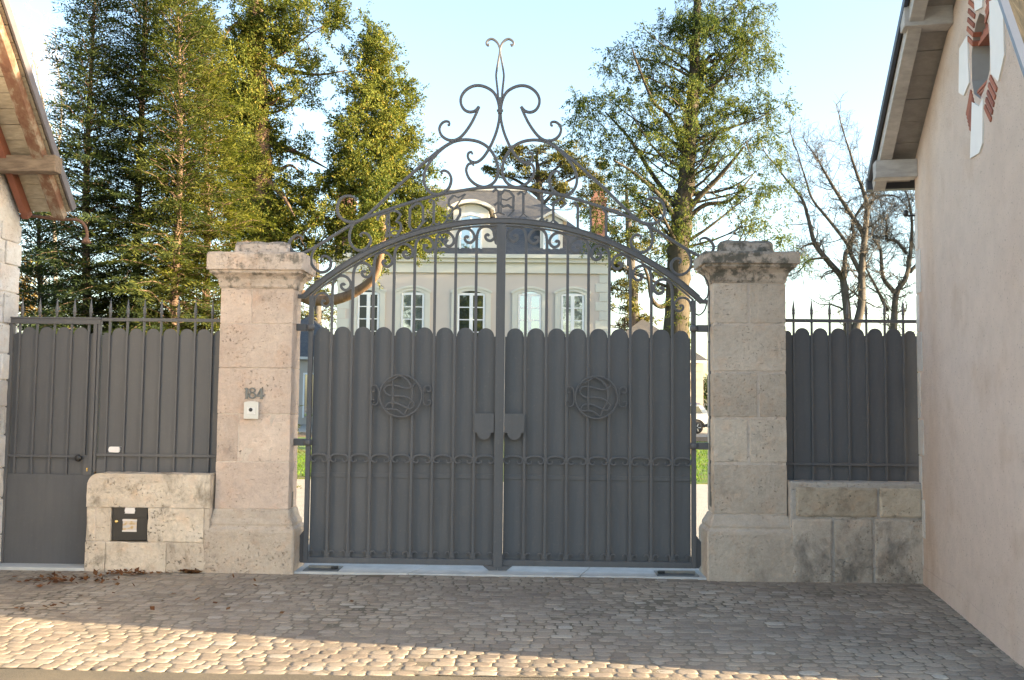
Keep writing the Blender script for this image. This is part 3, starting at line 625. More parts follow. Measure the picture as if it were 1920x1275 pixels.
# ------------------------------------------------------------------ neighbouring gabled buildings
def planks(name, a, b, rgb_gap=.35, rough=.85, grain=(1, 14, 14)):
    t = NT(name); n = t.noise(3.5, 6, .65, t.mapping(scale=grain)); n2 = t.noise(1.8, 4)
    c = t.ramp(n, [(.3, a), (.7, b)]); c = t.mix(.5, c, t.ramp(n2, [(.35, .75), (.65, 1.15)]), 'MULTIPLY')
    return t.fin(c, rough, t.bump(n, .5, .008), spec=.25)
W_P0 = atz(1728, 1091); W_P1 = atz(1920, 1250); W_u = (W_P1-W_P0); W_u = W_u/np.linalg.norm(W_u); W_n = np.array([W_u[1], -W_u[0], 0])
if W_n[0] > 0: W_n = -W_n
def wl(t, o, z): return W_P0+W_u*t+W_n*o+np.array([0, 0, z])
def lbox(mb, f, t0, t1, o0, o1, z0, z1):
    return mb.hexa([f(t0, o0, z0), f(t1, o0, z0), f(t1, o1, z0), f(t0, o1, z0), f(t0, o0, z1), f(t1, o0, z1), f(t1, o1, z1), f(t0, o1, z1)])
def slab(mb, f, p, q, o0, o1, th):   # sloped slab between profile points p and q (t,z), thickness below
    d = np.array([q[0]-p[0], q[1]-p[1]]); d /= np.linalg.norm(d); nn = np.array([-d[1], d[0]]);
    if nn[1] < 0: nn = -nn
    a, b = np.array(p), np.array(q); a2, b2 = a-nn*th, b-nn*th
    return mb.hexa([f(a2[0], o0, a2[1]), f(b2[0], o0, b2[1]), f(b2[0], o1, b2[1]), f(a2[0], o1, a2[1]), f(a[0], o0, a[1]), f(b[0], o0, b[1]), f(b[0], o1, b[1]), f(a[0], o1, a[1])])
def right_building():
    T = 3.50
    t = thing('gabled_outbuilding', 'pinkish roughcast gable with a slit window framed in brick', 'building', wl(T/2, -3, 0))
    tt = NT('roughcast'); n = tt.noise(85, 4, .7); n2 = tt.noise(1.1, 5, .6); n3 = tt.noise(6, 6, .65)
    c = tt.mix(tt.ramp(n2, [(.35, 0.), (.65, 1.)]), (.79, .655, .565), (.75, .61, .52)); c = tt.mix(.45, c, tt.ramp(n3, [(.3, .86), (.7, 1.1)]), 'MULTIPLY')
    gx = tt.n('ShaderNodeSeparateXYZ'); tt.l(tt.pos, gx.inputs[0]); cs = tt.noise(2.4, 5, .6, tt.mapping(scale=(1, 1, .35), loc=(1, 4, 2)))
    cm_ = tt.math('MULTIPLY', tt.ramp(tt.math('MULTIPLY', gx.outputs[1], .1), [(.80, 0.), (.90, 1.)]), tt.ramp(cs, [(.40, 0.), (.62, 1.)])); c = tt.mix(tt.math('MULTIPLY', cm_, .55), c, (.55, .335, .19))
    sp = tt.noise(55, 2, .5); c = tt.mix(tt.math('MULTIPLY', tt.ramp(sp, [(.66, 0.), (.71, 1.)]), .55), c, (.30, .215, .165))
    oc = tt.noise(1.6, 6, .62, tt.mapping(loc=(2.2, 5, 1.))); c = tt.mix(tt.math('MULTIPLY', tt.ramp(oc, [(.54, 0.), (.7, 1.)]), .32), c, (.50, .33, .205))
    render = tt.fin(c, .95, tt.bump(n, 1., .022, tt.bump(tt.noise(7, 5, .6), .5, .03)), spec=.15)
    far = (-.32, 3.94); apex = (2.75, 5.70); k1 = (3.90, 4.0); near = (4.45, 3.2)
    zf = lambda q: np.interp(q, [far[0], apex[0], k1[0], near[0]], [far[1], apex[1], k1[1], near[1]])-.13
    # gable sheet with the slit cut out
    hole = [(2.225, 4.53), (2.33, 4.47), (2.43, 4.36), (2.455, 4.18), (2.44, 4.03), (2.36, 3.96), (2.20, 3.895), (2.04, 3.985), (1.995, 4.10), (2.0, 4.30), (2.05, 4.42), (2.13, 4.49)]
    outer = [(0, -.05), (T, -.05), (T, zf(T)), (2.75, zf(2.75)), (0, zf(0))]
    polys = [[Vector((a, b, 0)) for a, b in outer], [Vector((a, b, 0)) for a, b in hole[::-1]]]; flat = outer+hole[::-1]
    tri = tessellate_polygon(polys)
    w = MB().add([wl(a, 0, b) for a, b in flat], [tuple(i) for i in tri])
    lbox(w, wl, -.0, .3, -9, -.30, -.05, zf(.0)-.02); lbox(w, wl, T-.3, T, -9, -.004, -.05, zf(T)-.02)
    wall = w.build('wall', render, t)
    lbox(MB(), wl, .0, .28, -.29, -.003, -.05, zf(0)-.03).build('corner', M['quoin'], wall)
    lbox(MB(), wl, .35, T-.35, -.9, -.6, -.05, 3.9).build('inner_wall', render, wall)
    sl = MB().add([wl(a, .0, b) for a, b in hole]+[wl(a, -.22, b) for a, b in hole], [(i, (i+1) % 12, (i+1) % 12+12, i+12) for i in range(12)]+[tuple(range(12, 24))])
    wn = sl.build('slit_window', m_simple('grey_recess', (.36, .35, .34), .9, .15, 8, .3), t)
    # white stone dressings round the slit
    ws = MB()
    for poly in ([(1.70, 4.46), (1.93, 4.48), (1.95, 4.10), (1.80, 4.05), (1.66, 4.12)], [(2.50, 4.50), (2.80, 4.42), (2.80, 4.0), (2.66, 3.87), (2.50, 3.98)],
                 [(2.02, 3.93), (2.20, 3.84), (2.30, 3.87), (2.26, 3.55), (2.18, 3.50), (1.94, 3.52)], [(2.14, 4.58), (2.33, 4.53), (2.38, 4.78), (2.12, 4.82)]):
        tr = tessellate_polygon([[Vector((a, b, 0)) for a, b in poly]]); m = len(poly)
        ws.add([wl(a, .012, b) for a, b in poly]+[wl(a, -.02, b) for a, b in poly], [tuple(x) for x in tr]+[(i, (i+1) % m, (i+1) % m+m, i+m) for i in range(m)])
    ws.build('dressing', m_simple('white_stone', (.74, .72, .70), .8, .06, 9, .2), wn)
    bk = None; bt = NT('gable_brick'); br = bt.island(); bm_ = bt.fin(bt.mix(.4, bt.ramp(br, [(0, (.30, .10, .06)), (.5, (.36, .135, .085)), (1, (.24, .085, .06))]), bt.ramp(bt.noise(40, 3), [(.3, .7), (.7, 1.2)]), 'MULTIPLY'), .85)
    def brick(a, b, dx, dz, L=.20, W=.034):
        d = np.array([dx, dz]); d /= np.linalg.norm(d); e = np.array([-d[1], d[0]]); c0 = np.array([a, b])
        q = [c0+e*W/2, c0+d*L+e*W/2, c0+d*L-e*W/2, c0-e*W/2]
        bk.hexa([wl(*[p[0], -.05, p[1]]) for p in q]+[wl(p[0], .010, p[1]) for p in q])
    bk = MB()
    for i in range(5): brick(2.405+.02*i-.03, 4.40+.062*i, .9, .55, .22)
    bk.build('brick_fan', bm_, wn)
    bk = MB()
    for i in range(5): brick(2.06-.0*i+.02*i, 4.36+.062*i, -.85, .6, .20)
    bk.build('brick_fan', bm_, wn)
    bk = MB()
    for i in range(5): brick(2.46-.035*i, 3.97-.012*i-.03*i, .75, -.75, .20)
    bk.build('brick_fan', bm_, wn)
    bk = MB()
    for i in range(5): brick(1.985+.02*i, 4.03-.035*i, -.7, -.8, .20)
    bk.build('brick_fan', bm_, wn)
    ib = MB()
    for i in range(5): lbox(ib, wl, 2.06+.02*i, 2.41-.02*i, -.19+.0*i, -.03-.012*i, 4.34+.038*i, 4.366+.038*i)
    ib.build('sill_brick', bm_, wn); ib = MB()
    for i in range(3): lbox(ib, wl, 2.04+.04*i, 2.40-.03*i, -.20, -.02-.0*i, 3.985-.03*i, 4.005-.03*i)
    ib.build('sill_brick', bm_, wn)
    # roof
    slate = m_simple('slate_edge', (.045, .05, .065), .45, .25, 12, .2)
    tile = planks('mossy_tile', (.055, .05, .037), (.12, .10, .07), grain=(14, 2, 2))
    rf = MB(); o0, o1 = -9.3, .35
    slab(rf, wl, far, apex, o0, o1, .05); slab(rf, wl, apex, k1, o0, o1, .05); slab(rf, wl, k1, near, o0, o1, .05)
    rf_o = rf.build('roof', tile, t)
    e = MB(); slab(e, wl, (far[0], far[1]+.004), (apex[0], apex[1]+.004), o1+.001, o1+.03, .075); lbox(e, wl, far[0]-.10, far[0]-.002, o0, o1+.03, far[1]-.14, far[1]-.02)
    e.build('gutter', slate, rf_o)
    e = MB(); slab(e, wl, (apex[0], apex[1]+.012), (k1[0], k1[1]+.012), o1-.02, o1+.02, .03); slab(e, wl, (k1[0], k1[1]+.012), (near[0], near[1]+.012), o1-.02, o1+.02, .03)
    e.build('flashing', m_simple('zinc', (.22, .24, .28), .5, .1, 8, metal=.4), rf_o)
    gw = planks('grey_painted_wood', (.33, .315, .30), (.47, .45, .43), grain=(2, 2, 9))
    gw2 = planks('soffit_wood', (.25, .235, .22), (.36, .34, .32), grain=(2, 2, 6))
    b = MB(); dd = lambda p, s: (p[0], p[1]-s)
    slab(b, wl, dd(far, .062), dd(apex, .062), .225, .335, .125); b.build('bargeboard', gw, rf_o, bevel=.004)
    s = MB(); L = 13; P, Q = np.array(far), np.array(apex)
    for i in range(L):
        a, c2 = P+(Q-P)*(i+.012)/L, P+(Q-P)*(i+1-.012)/L; slab(s, wl, dd(a, .06), dd(c2, .06), -.02, .222, .022+.003*(i % 2))
    s.build('soffit', gw2, rf_o)
    for tc, zc in ((.045, 3.90), (1.425, 4.83)):
        p = MB(); lbox(p, wl, tc-.08, tc+.08, +.0005, .375, zc-.085, zc+.085); p.build('purlin', gw, rf_o, bevel=.006)
    # quoins at the corner and a cement base strip
    q = MB(); z = 0
    hs = [.42, .36, .40, .34, .44, .38, .36, .42, .40]
    for i, h in enumerate(hs):
        if z+h > 3.55: h = 3.55-z
        if h < .05: break
        lbox(q, wl, -.01, .20 if i % 2 else .10, -.03, .006, z+.006, z+h-.006); z += h
    q.build('quoin', M['quoin'], t, bevel=.004)
    bs = MB(); N = 40; pr = []
    for i in range(N+1):
        a = .0+(T)*i/N; pr.append((a, .16+.05*mnoise.noise(Vector((a*1.3, 2, 0)))+.02*mnoise.noise(Vector((a*6, 1, 0)))))
    for i in range(N):
        (a, za), (b2, zb) = pr[i], pr[i+1]
        bs.hexa([wl(a, -.002, -.05), wl(b2, -.002, -.05), wl(b2, .012, -.05), wl(a, .012, -.05), wl(a, -.002, za), wl(b2, -.002, zb), wl(b2, .004, zb), wl(a, .004, za)])
    bs.build('wall_base', render, t)
    hk = wl(.02, .05, aty(1712, 404, 9.)[2])
    MB().tube([wl(.0, .0, hk[2]), wl(.0, .06, hk[2]-.005), wl(.0, .085, hk[2]+.01)], .011, 8).lathe([(.02, -.03), (.026, 0), (.018, .03)], wl(.0, .085, hk[2]+.02), 10).build('bracket', M['black'], t, smooth=True)
    # taller wing added out of view, ridge shaped to shade gate and barn eaves
    rw = MB(); lbox(rw, wl, .0, 3.45, -11, -4.5, -.05, 6.0)
    wp_ = [(-.1, 6.1), (2.2, 7.35), (3.55, 6.5)]
    slab(rw, wl, wp_[0], wp_[1], -11.3, -4.3, .12); slab(rw, wl, wp_[1], wp_[2], -11.3, -4.3, .12)
    for o_ in (-4.5, -11): rw.add([wl(.0, o_, 5.95), wl(3.45, o_, 5.95), wl(3.45, o_, 6.4), wl(2.2, o_, 7.22), wl(.0, o_, 6.02)], [(0, 1, 2, 3, 4)])
    rw.add([wl(3.45, -4.5, 5.95), wl(3.45, -11, 5.95), wl(3.45, -11, 6.4), wl(3.45, -4.5, 6.4)], [(0, 1, 2, 3)])
    rw.build('shade_wing', render, t)
right_building()

def left_building():
    X = -5.16; f = lambda t_, o, z: np.array([X+o, 9.22-t_, z])
    T = 4.2; far = (-.015, 3.575); apex = (2.25, 6.18); near = (4.6, 3.48)
    t = thing('stone_barn', 'old stone barn corner with flaking red rafters under its eaves', 'building', f(T/2, -3, 0))
    sm = M['quoin_l']
    zf = lambda q: np.interp(q, [far[0], apex[0], near[0]], [far[1], apex[1], near[1]])-.16
    w = MB(); out = [(0.01, -.05), (T, -.05), (T, zf(T)), (2.25, zf(2.25)), (0.01, zf(0))]
    w.add([f(a, 0, b) for a, b in out]+[f(a, -.4, b) for a, b in out], [(0, 1, 2, 3, 4), (9, 8, 7, 6, 5)]+[(i, (i+1) % 5, (i+1) % 5+5, i+5) for i in range(5)])
    lbox(w, f, .01, .4, -8, -.401, -.05, zf(0)); lbox(w, f, T-.4, T, -8, -.401, -.05, zf(T))
    wall = w.build('wall', M['quoin_l'], t)
    q = MB(); z = 0; k = 0
    while z < 3.3:
        h = random.uniform(.22, .40); h = min(h, 3.35-z); L = random.uniform(.32, .5) if k % 2 else random.uniform(.18, .26)
        lbox(q, f, -.015+random.uniform(-.008, .008), L, -.3, .016+random.uniform(-.006, .01), z+.006, z+h-.006)
        lbox(q, f, L+.014, L+random.uniform(.3, .6), -.3, .012, z+.006, z+h*.5); lbox(q, f, L+.014, L+.5, -.3, .012, z+h*.5+.012, z+h-.006)
        z += h; k += 1
    q.build('quoin', sm, wall, bevel=.012, fn=roughen(.008, 9, .07))
    rf = MB(); slab(rf, f, far, apex, -8.3, .52, .045); slab(rf, f, apex, near, -8.3, .52, .045)
    roof = rf.build('roof', m_simple('old_slate', (.055, .055, .06), .6, .3, 10, .3), t)
    red = NT('flaking_red'); n = red.noise(9, 6, .7, red.mapping(scale=(1, .6, .6))); c = red.ramp(n, [(.40, (.12, .06, .042)), (.50, (.15, .09, .062)), (.56, (.19, .15, .115)), (.7, (.29, .25, .205))])
    redm = red.fin(c, .85, red.bump(n, .6, .01), spec=.2)
    red2 = m_simple('red_oxide', (.19, .068, .042), .7, .3, 7, .3)
    pw = planks('old_soffit', (.26, .225, .17), (.42, .37, .29), grain=(3, 12, 12)); dk = m_simple('verge_tin', (.10, .09, .10), .5, .3, 9)
    P, Q = np.array(far), np.array(apex); L = 22; dd = lambda p, s: (p[0], p[1]-s); s = MB()
    for i in range(L):
        a, c2 = P+(Q-P)*(i+.02)/L, P+(Q-P)*(i+1-.02)/L; slab(s, f, dd(a, .07), dd(c2, .07), -.05, .505, .018+.004*(i % 3))
    s.build('soffit', pw, roof)
    b = MB(); slab(b, f, dd(far, .105), dd(apex, .105), .36, .475, .10); b.build('rafter', redm, roof, bevel=.008, fn=roughen(.008, 7, .09))
    b = MB(); slab(b, f, dd(far, .105), dd(apex, .105), .05, .115, .10); b.build('rafter', red2, roof, bevel=.006)
    b = MB(); slab(b, f, (far[0]-.03, far[1]-.02), dd(apex, -.012), .521, .542, .085); b.build('verge', dk, roof)
    b = MB(); zz = 3.865; lbox(b, f, .36, .50, -.2, .59, zz-.08, zz+.08)
    b.build('purlin', planks('grey_brown_beam', (.10, .075, .058), (.21, .165, .125), grain=(2, 12, 12)), roof, bevel=.01, fn=roughen(.007, 8, .08))
    # rusty swan-neck lamp arm
    rust = m_simple('rust', (.14, .075, .05), .85, .3, 25, .3)
    Y = 9.28; lp = thing('wall_lamp', 'rusty swan-neck lamp arm reaching out from the stone barn', 'lamp', aty(34, 404, Y))
    pts = [aty(a, b_, Y) for a, b_ in ((30, 404), (70, 406), (110, 411), (142, 412), (157, 420), (163, 434), (163, 446))]
    MB().tube(spline(pts, 5), .016, 8).build('arm', rust, lp, smooth=True)
    c = aty(162, 452, Y); MB().lathe([(.02, .035), (.03, .02), (.042, -.0), (.045, -.02), (.03, -.022)], c, 14).build('lamp_shade', rust, lp, smooth=True)
left_building()

# ------------------------------------------------------------------ manor house and pavilions
def manor():
    Y = 48.; hx0, hx1 = aty(632, 600, Y)[0], aty(1139, 600, Y)[0]; hc = aty(884, 600, Y)[0]
    zc = aty(885, 480, Y)[2]; zcb = aty(885, 512, Y)[2]; D = 11.
    t = thing('manor_house', 'pale two-storey manor with slate roof and dormers behind the gate', 'house', (hc, Y+D/2, 0))
    st = NT('manor_stucco'); n = st.noise(1.2, 5); c = st.mix(n, (.52, .46, .42), (.59, .53, .48)); stc = st.fin(c, .9)
    trim = m_simple('manor_trim', (.58, .575, .52), .8, .05, 3); white = m_simple('white_joinery', (.78, .79, .80), .5, .04, 3)
    slt = NT('manor_slate'); n = slt.noise(2.5, 6, .7); bw = slt.n('ShaderNodeTexBrick'); slt.l(slt.mapping(scale=(1, 1, 1), rot=(R(90), 0, 0)), bw.inputs[0]); bw.inputs['Scale'].default_value = 4.; bw.inputs['Mortar Size'].default_value = .02
    bw.inputs[1].default_value = (.068, .07, .078, 1); bw.inputs[2].default_value = (.10, .097, .094, 1); bw.inputs[3].default_value = (.04, .04, .045, 1)
    slate = slt.fin(slt.mix(.5, bw.outputs[0], slt.ramp(n, [(.3, .7), (.7, 1.3)]), 'MULTIPLY'), .6, spec=.4)
    gl = NT('window_glass'); glass = gl.fin((.03, .04, .045), .04, spec=1.0)
    gg = gl.n('ShaderNodeBsdfGlossy'); gg.inputs['Roughness'].default_value = .02; gg.inputs[0].default_value = (.85, .93, 1, 1); gm_ = gl.n('ShaderNodeMixShader'); gm_.inputs[0].default_value = .42; gl.l(gl.b.outputs[0], gm_.inputs[1]); gl.l(gg.outputs[0], gm_.inputs[2]); gl.l(gm_.outputs[0], gl.out.inputs[0])
    cur = planks('curtain', (.35, .42, .42), (.58, .64, .63), grain=(9, 1, .4))
    MB().box(hx0, hx1, Y, Y+D, 0, zc-.05).build('wall', stc, t)
    MB().box(hx0-.10, hx1+.10, Y-.12, Y+D+.1, zcb, zc-.35).box(hx0-.25, hx1+.25, Y-.28, Y+D+.2, zc-.349, zc-.15).box(hx0-.4, hx1+.4, Y-.42, Y+D+.3, zc-.149, zc+.05).build('cornice', trim, t)
    for sx in (hx0, hx1):
        q = MB()
        for i in range(17):
            w_ = .62 if i % 2 else .42; z0 = i*.48; a, b = (sx-.02, sx+w_) if sx == hx0 else (sx-w_, sx+.02)
            q.box(a, b, Y-.03, Y+.3, z0+.015, min(z0+.465, zcb-.01))
        q.build('quoin', trim, t)
    # hipped roof
    ze = zc+.05; zr = aty(900, 357, Y+4.6)[2]; rx0, rx1 = aty(800, 357, Y+4.6)[0], aty(985, 357, Y+4.6)[0]; rx0 = 2*hc-rx1
    a, b, y0, y1 = hx0-.35, hx1+.35, Y-.35, Y+D+.3; ym0, ym1 = Y+4.6, Y+D-4.6
    roof = MB().add([(a, y0, ze), (b, y0, ze), (b, y1, ze), (a, y1, ze), (rx0, ym0, zr), (rx1, ym0, zr), (rx1, ym1, zr), (rx0, ym1, zr)], [(0, 1, 5, 4), (1, 2, 6, 5), (2, 3, 7, 6), (3, 0, 4, 7), (4, 5, 6, 7)]).build('roof', slate, t)
    MB().box(rx0-.1, rx1+.1, ym0-.1, ym0+.06, zr-.02, zr+.07).build('ridge', m_simple('zinc_ridge', (.35, .36, .37), .5, .1), roof)
    br = NT('chimney_brick'); bw = br.n('ShaderNodeTexBrick'); br.l(br.mapping(rot=(R(90), 0, 0)), bw.inputs[0]); bw.inputs['Scale'].default_value = 6; bw.inputs[1].default_value = (.24, .10, .07, 1); bw.inputs[2].default_value = (.19, .08, .06, 1); bw.inputs[3].default_value = (.27, .20, .165, 1)
    brm = br.fin(bw.outputs[0], .9)
    for px in (1122, 648):
        c0 = aty(px, 400, Y+3.)[0]; zt = aty(1122, 372, Y+3)[2]
        ch = MB().box(c0-.38, c0+.38, Y+2.4, Y+4., zc-.5, zt-.25).build('chimney', brm, t)
        MB().box(c0-.45, c0+.45, Y+2.33, Y+4.07, zt-.25, zt-.08).box(c0-.3, c0-.05, Y+2.6, Y+3.0, zt-.079, zt+.35).box(c0+.05, c0+.3, Y+2.6, Y+3.0, zt-.079, zt+.32).build('cap', brm, ch)
    dglass = m_simple('dark_window', (.012, .012, .014), .15, .1)
    def window(px, w, ztop, zbot, kind, y=Y, par=None, name='window'):
        x = aty(px, 580, y)[0]; h = w/2; arc = lambda r, z, rise: [(x-r+2*r*k/10, z+rise*(1-(2*k/10-1)**2)) for k in range(11)]
        wn = MB().prism([(x-h, zbot), (x+h, zbot)]+arc(h, ztop-.18, .18)[::-1], y-.004, y+.05).build(name, dglass if kind == 'open' else glass if kind != 'curtain' else cur, par or t)
        if kind == 'curtain': MB().prism([(x-h, zbot), (x+h, zbot), (x+h, ztop-.12), (x-h, ztop-.12)], y-.012, y-.006).build('pane', gl_half, wn)
        fr = MB(); yy0, yy1 = y-.06, y-.013
        for xa, xb in ((x-h, x-h+.10), (x-.09, x+.09), (x+h-.10, x+h)): fr.box(xa, xb, yy0, yy1, zbot, ztop-.14)
        fr.box(x-h, x+h, yy0+.004, yy1, ztop-.22, ztop-.10)
        k = int((ztop-zbot)/.58)
        for i in range(1, k):
            z = zbot+(ztop-.2-zbot)*i/k; fr.box(x-h+.1, x-.09, y-.045, y-.014, z-.025, z+.025).box(x+.09, x+h-.1, y-.045, y-.014, z-.025, z+.025)
        fr.build('frame', white, wn)
        su = MB(); o = arc(h+.30, ztop-.05, .26); i_ = arc(h+.02, ztop-.17, .18)
        su.prism([(x-h-.30, zbot-.25)]+o+[(x+h+.30, zbot-.25), (x+h+.02, zbot-.25)]+i_[::-1]+[(x-h-.02, zbot-.25)], y-.10, y+.02)
        o2 = arc(h+.36, ztop+.0, .28); su.prism([(x-h-.36, ztop-.1)]+o2+[(x+h+.36, ztop-.1), (x+h+.24, ztop-.1)]+arc(h+.24, ztop-.06, .22)[::-1]+[(x-h-.24, ztop-.1)], y-.14, y-.1005)
        su.build('surround', trim, wn)
        return wn
    h_ = NT('pane_glass'); tr = h_.n('ShaderNodeBsdfTransparent'); gs = h_.n('ShaderNodeBsdfGlossy'); gs.inputs['Roughness'].default_value = .03; mx = h_.n('ShaderNodeMixShader'); mx.inputs[0].default_value = .38
    h_.l(tr.outputs[0], mx.inputs[1]); h_.l(gs.outputs[0], mx.inputs[2]); h_.l(mx.outputs[0], h_.out.inputs[0]); gl_half = h_.m
    zt = aty(884, 546, Y)[2]
    for px, w, kd in ((691, 1.12, 'open'), (774, 1.18, 'curtain'), (883.5, 1.42, 'dark'), (993, 1.18, 'dark'), (1073.5, 1.18, 'curtain')): window(px, w, zt, zt-2.75, kd)
    # dormers
    for px, big in ((883, 1), (1034, 0), (733, 0)):
        yd = Y+.10; x = aty(px, 430, yd)[0]; zb = zc+.06; zt = aty(px, 376 if big else 397, yd)[2]; w = .92 if big else .58
        d = MB(); k = 10
        if big:
            body = [(x-w, zb), (x+w, zb), (x+w, zt-.55)]+[(x+w-2*w*i/k, zt-.55+.38*(1-(2*i/k-1)**2)) for i in range(1, k)]+[(x-w, zt-.55)]
            d.prism(body, yd, yd+4.0); wv = w+.28
            cor = [(x-wv, zt-.56), (x-wv, zt-.40)]+[(x-wv+2*wv*i/k, zt-.40+.42*(1-(2*i/k-1)**2)) for i in range(1, k)]+[(x+wv, zt-.40), (x+wv, zt-.56)]+[(x+wv-2*wv*i/k, zt-.56+.40*(1-(2*i/k-1)**2)) for i in range(1, k)]
            d.prism(cor, yd-.28, yd+3.6)
            for s in (-1, 1): d.prism([(x+s*(w+.001), zb), (x+s*(w+.75), zb), (x+s*(w+.70), zb+.35), (x+s*(w+.32), zb+.6), (x+s*(w+.16), zb+1.3), (x+s*(w+.001), zb+1.45)], yd, yd+.35)
            d.box(x-w-.85, x+w+.85, yd-.12, yd-.001, zb, zb+.16)
        else:
            d.prism([(x-w, zb), (x+w, zb), (x+w, zt-.5), (x, zt-.12), (x-w, zt-.5)], yd, yd+3.4)
            d.prism([(x-w-.22, zt-.56), (x-w-.22, zt-.44), (x, zt+.02), (x+w+.22, zt-.44), (x+w+.22, zt-.56), (x, zt-.14)], yd-.2, yd+3.2)
        dm = d.build('dormer', m_simple('dormer_stone', (.62, .585, .53), .8, .06, 4), roof)
        gw = MB(); hw = .5 if big else .34; z1 = zt-.80 if big else zt-.72; z0 = zb+.25
        gw.prism([(x-hw, z0), (x+hw, z0), (x+hw, z1-.12), (x, z1), (x-hw, z1-.12)], yd-.03, yd-.004); gw.build('dormer_glass', glass, roof)
        fr = MB()
        for a_, b_ in ((x-hw-.09, x-hw), (x-.05, x+.05), (x+hw, x+hw+.09)): fr.box(a_, b_, yd-.07, yd-.001 if a_ < x-.1 or a_ > x+.1 else yd-.031, z0-.08, z1-.1)
        fr.prism([(x-hw-.09, z1-.1), (x, z1+.02), (x+hw+.09, z1-.1), (x+hw+.09, z1+.08), (x, z1+.2), (x-hw-.09, z1+.08)], yd-.075, yd-.001)
        for i in (1, 2): fr.box(x-hw, x-.051, yd-.06, yd-.031, z0+(z1-z0)*i/3-.02, z0+(z1-z0)*i/3+.02).box(x+.051, x+hw, yd-.06, yd-.031, z0+(z1-z0)*i/3-.02, z0+(z1-z0)*i/3+.02)
        fr.build('dormer_frame', white, roof)
    # pavilions
    Yp = 58.
    for px, lab in ((553, 'small slate-roofed pavilion seen past the numbered pillar'), (1217, 'small slate-roofed pavilion with quoined wall behind the white car')):
        x = aty(px, 600, Yp)[0]; zp = aty(1217, 598, Yp+3.5)[2]; zev = aty(1328, 676, Yp)[2]; w = 3.66
        p = thing('garden_pavilion', lab, 'pavilion', (x, Yp+3.5, 0), 'slate pavilions beside the manor')
        MB().box(x-w+.3, x+w-.3, Yp+.3, Yp+6.7, 0, zev-.1).build('wall', m_simple('pavilion_wall', (.44, .40, .355), .9, .08, 1.5), p)
        MB().add([(x-w, Yp, zev), (x+w, Yp, zev), (x+w, Yp+7, zev), (x-w, Yp+7, zev), (x, Yp+3.5, zp), (x-w, Yp, zev-.06), (x+w, Yp, zev-.06), (x+w, Yp+7, zev-.06), (x-w, Yp+7, zev-.06)], [(0, 1, 4), (1, 2, 4), (2, 3, 4), (3, 0, 4), (0, 5, 6, 1), (1, 6, 7, 2), (2, 7, 8, 3), (3, 8, 5, 0), (8, 7, 6, 5)]).build('roof', slate, p)
        MB().box(x-w-.06, x+w+.06, Yp-.08, Yp-.002, zev-.16, zev+.0).build('gutter', m_simple('pale_gutter', (.55, .54, .52), .5, .05), p)
        for sx in (-1, 1):
            q = MB()
            for i in range(8):
                ww = .7 if i % 2 else .45; a, b = sorted((x+sx*(w-.28), x+sx*(w-.3-ww))); q.box(a, b, Yp+.27, Yp+.6, i*.5+.02, i*.5+.48)
            q.build('quoin', m_simple('pavilion_quoin', (.36, .335, .30), .85, .06), p)
        for dx in (-.9, 1.05) if px < 900 else (-.9, .9):
            wn = MB().box(x+dx-.42, x+dx+.42, Yp+.28, Yp+.32, .5, 3.1).build('window', glass, p)
            MB().box(x+dx-.5, x+dx-.4, Yp+.22, Yp+.279, .4, 3.2).box(x+dx+.4, x+dx+.5, Yp+.22, Yp+.279, .4, 3.2).box(x+dx-.05, x+dx+.05, Yp+.22, Yp+.279, .5, 3.1).box(x+dx-.4, x+dx-.051, Yp+.22, Yp+.279, 3.1, 3.2).box(x+dx+.051, x+dx+.4, Yp+.22, Yp+.279, 3.1, 3.2).build('frame', white, wn)
manor()

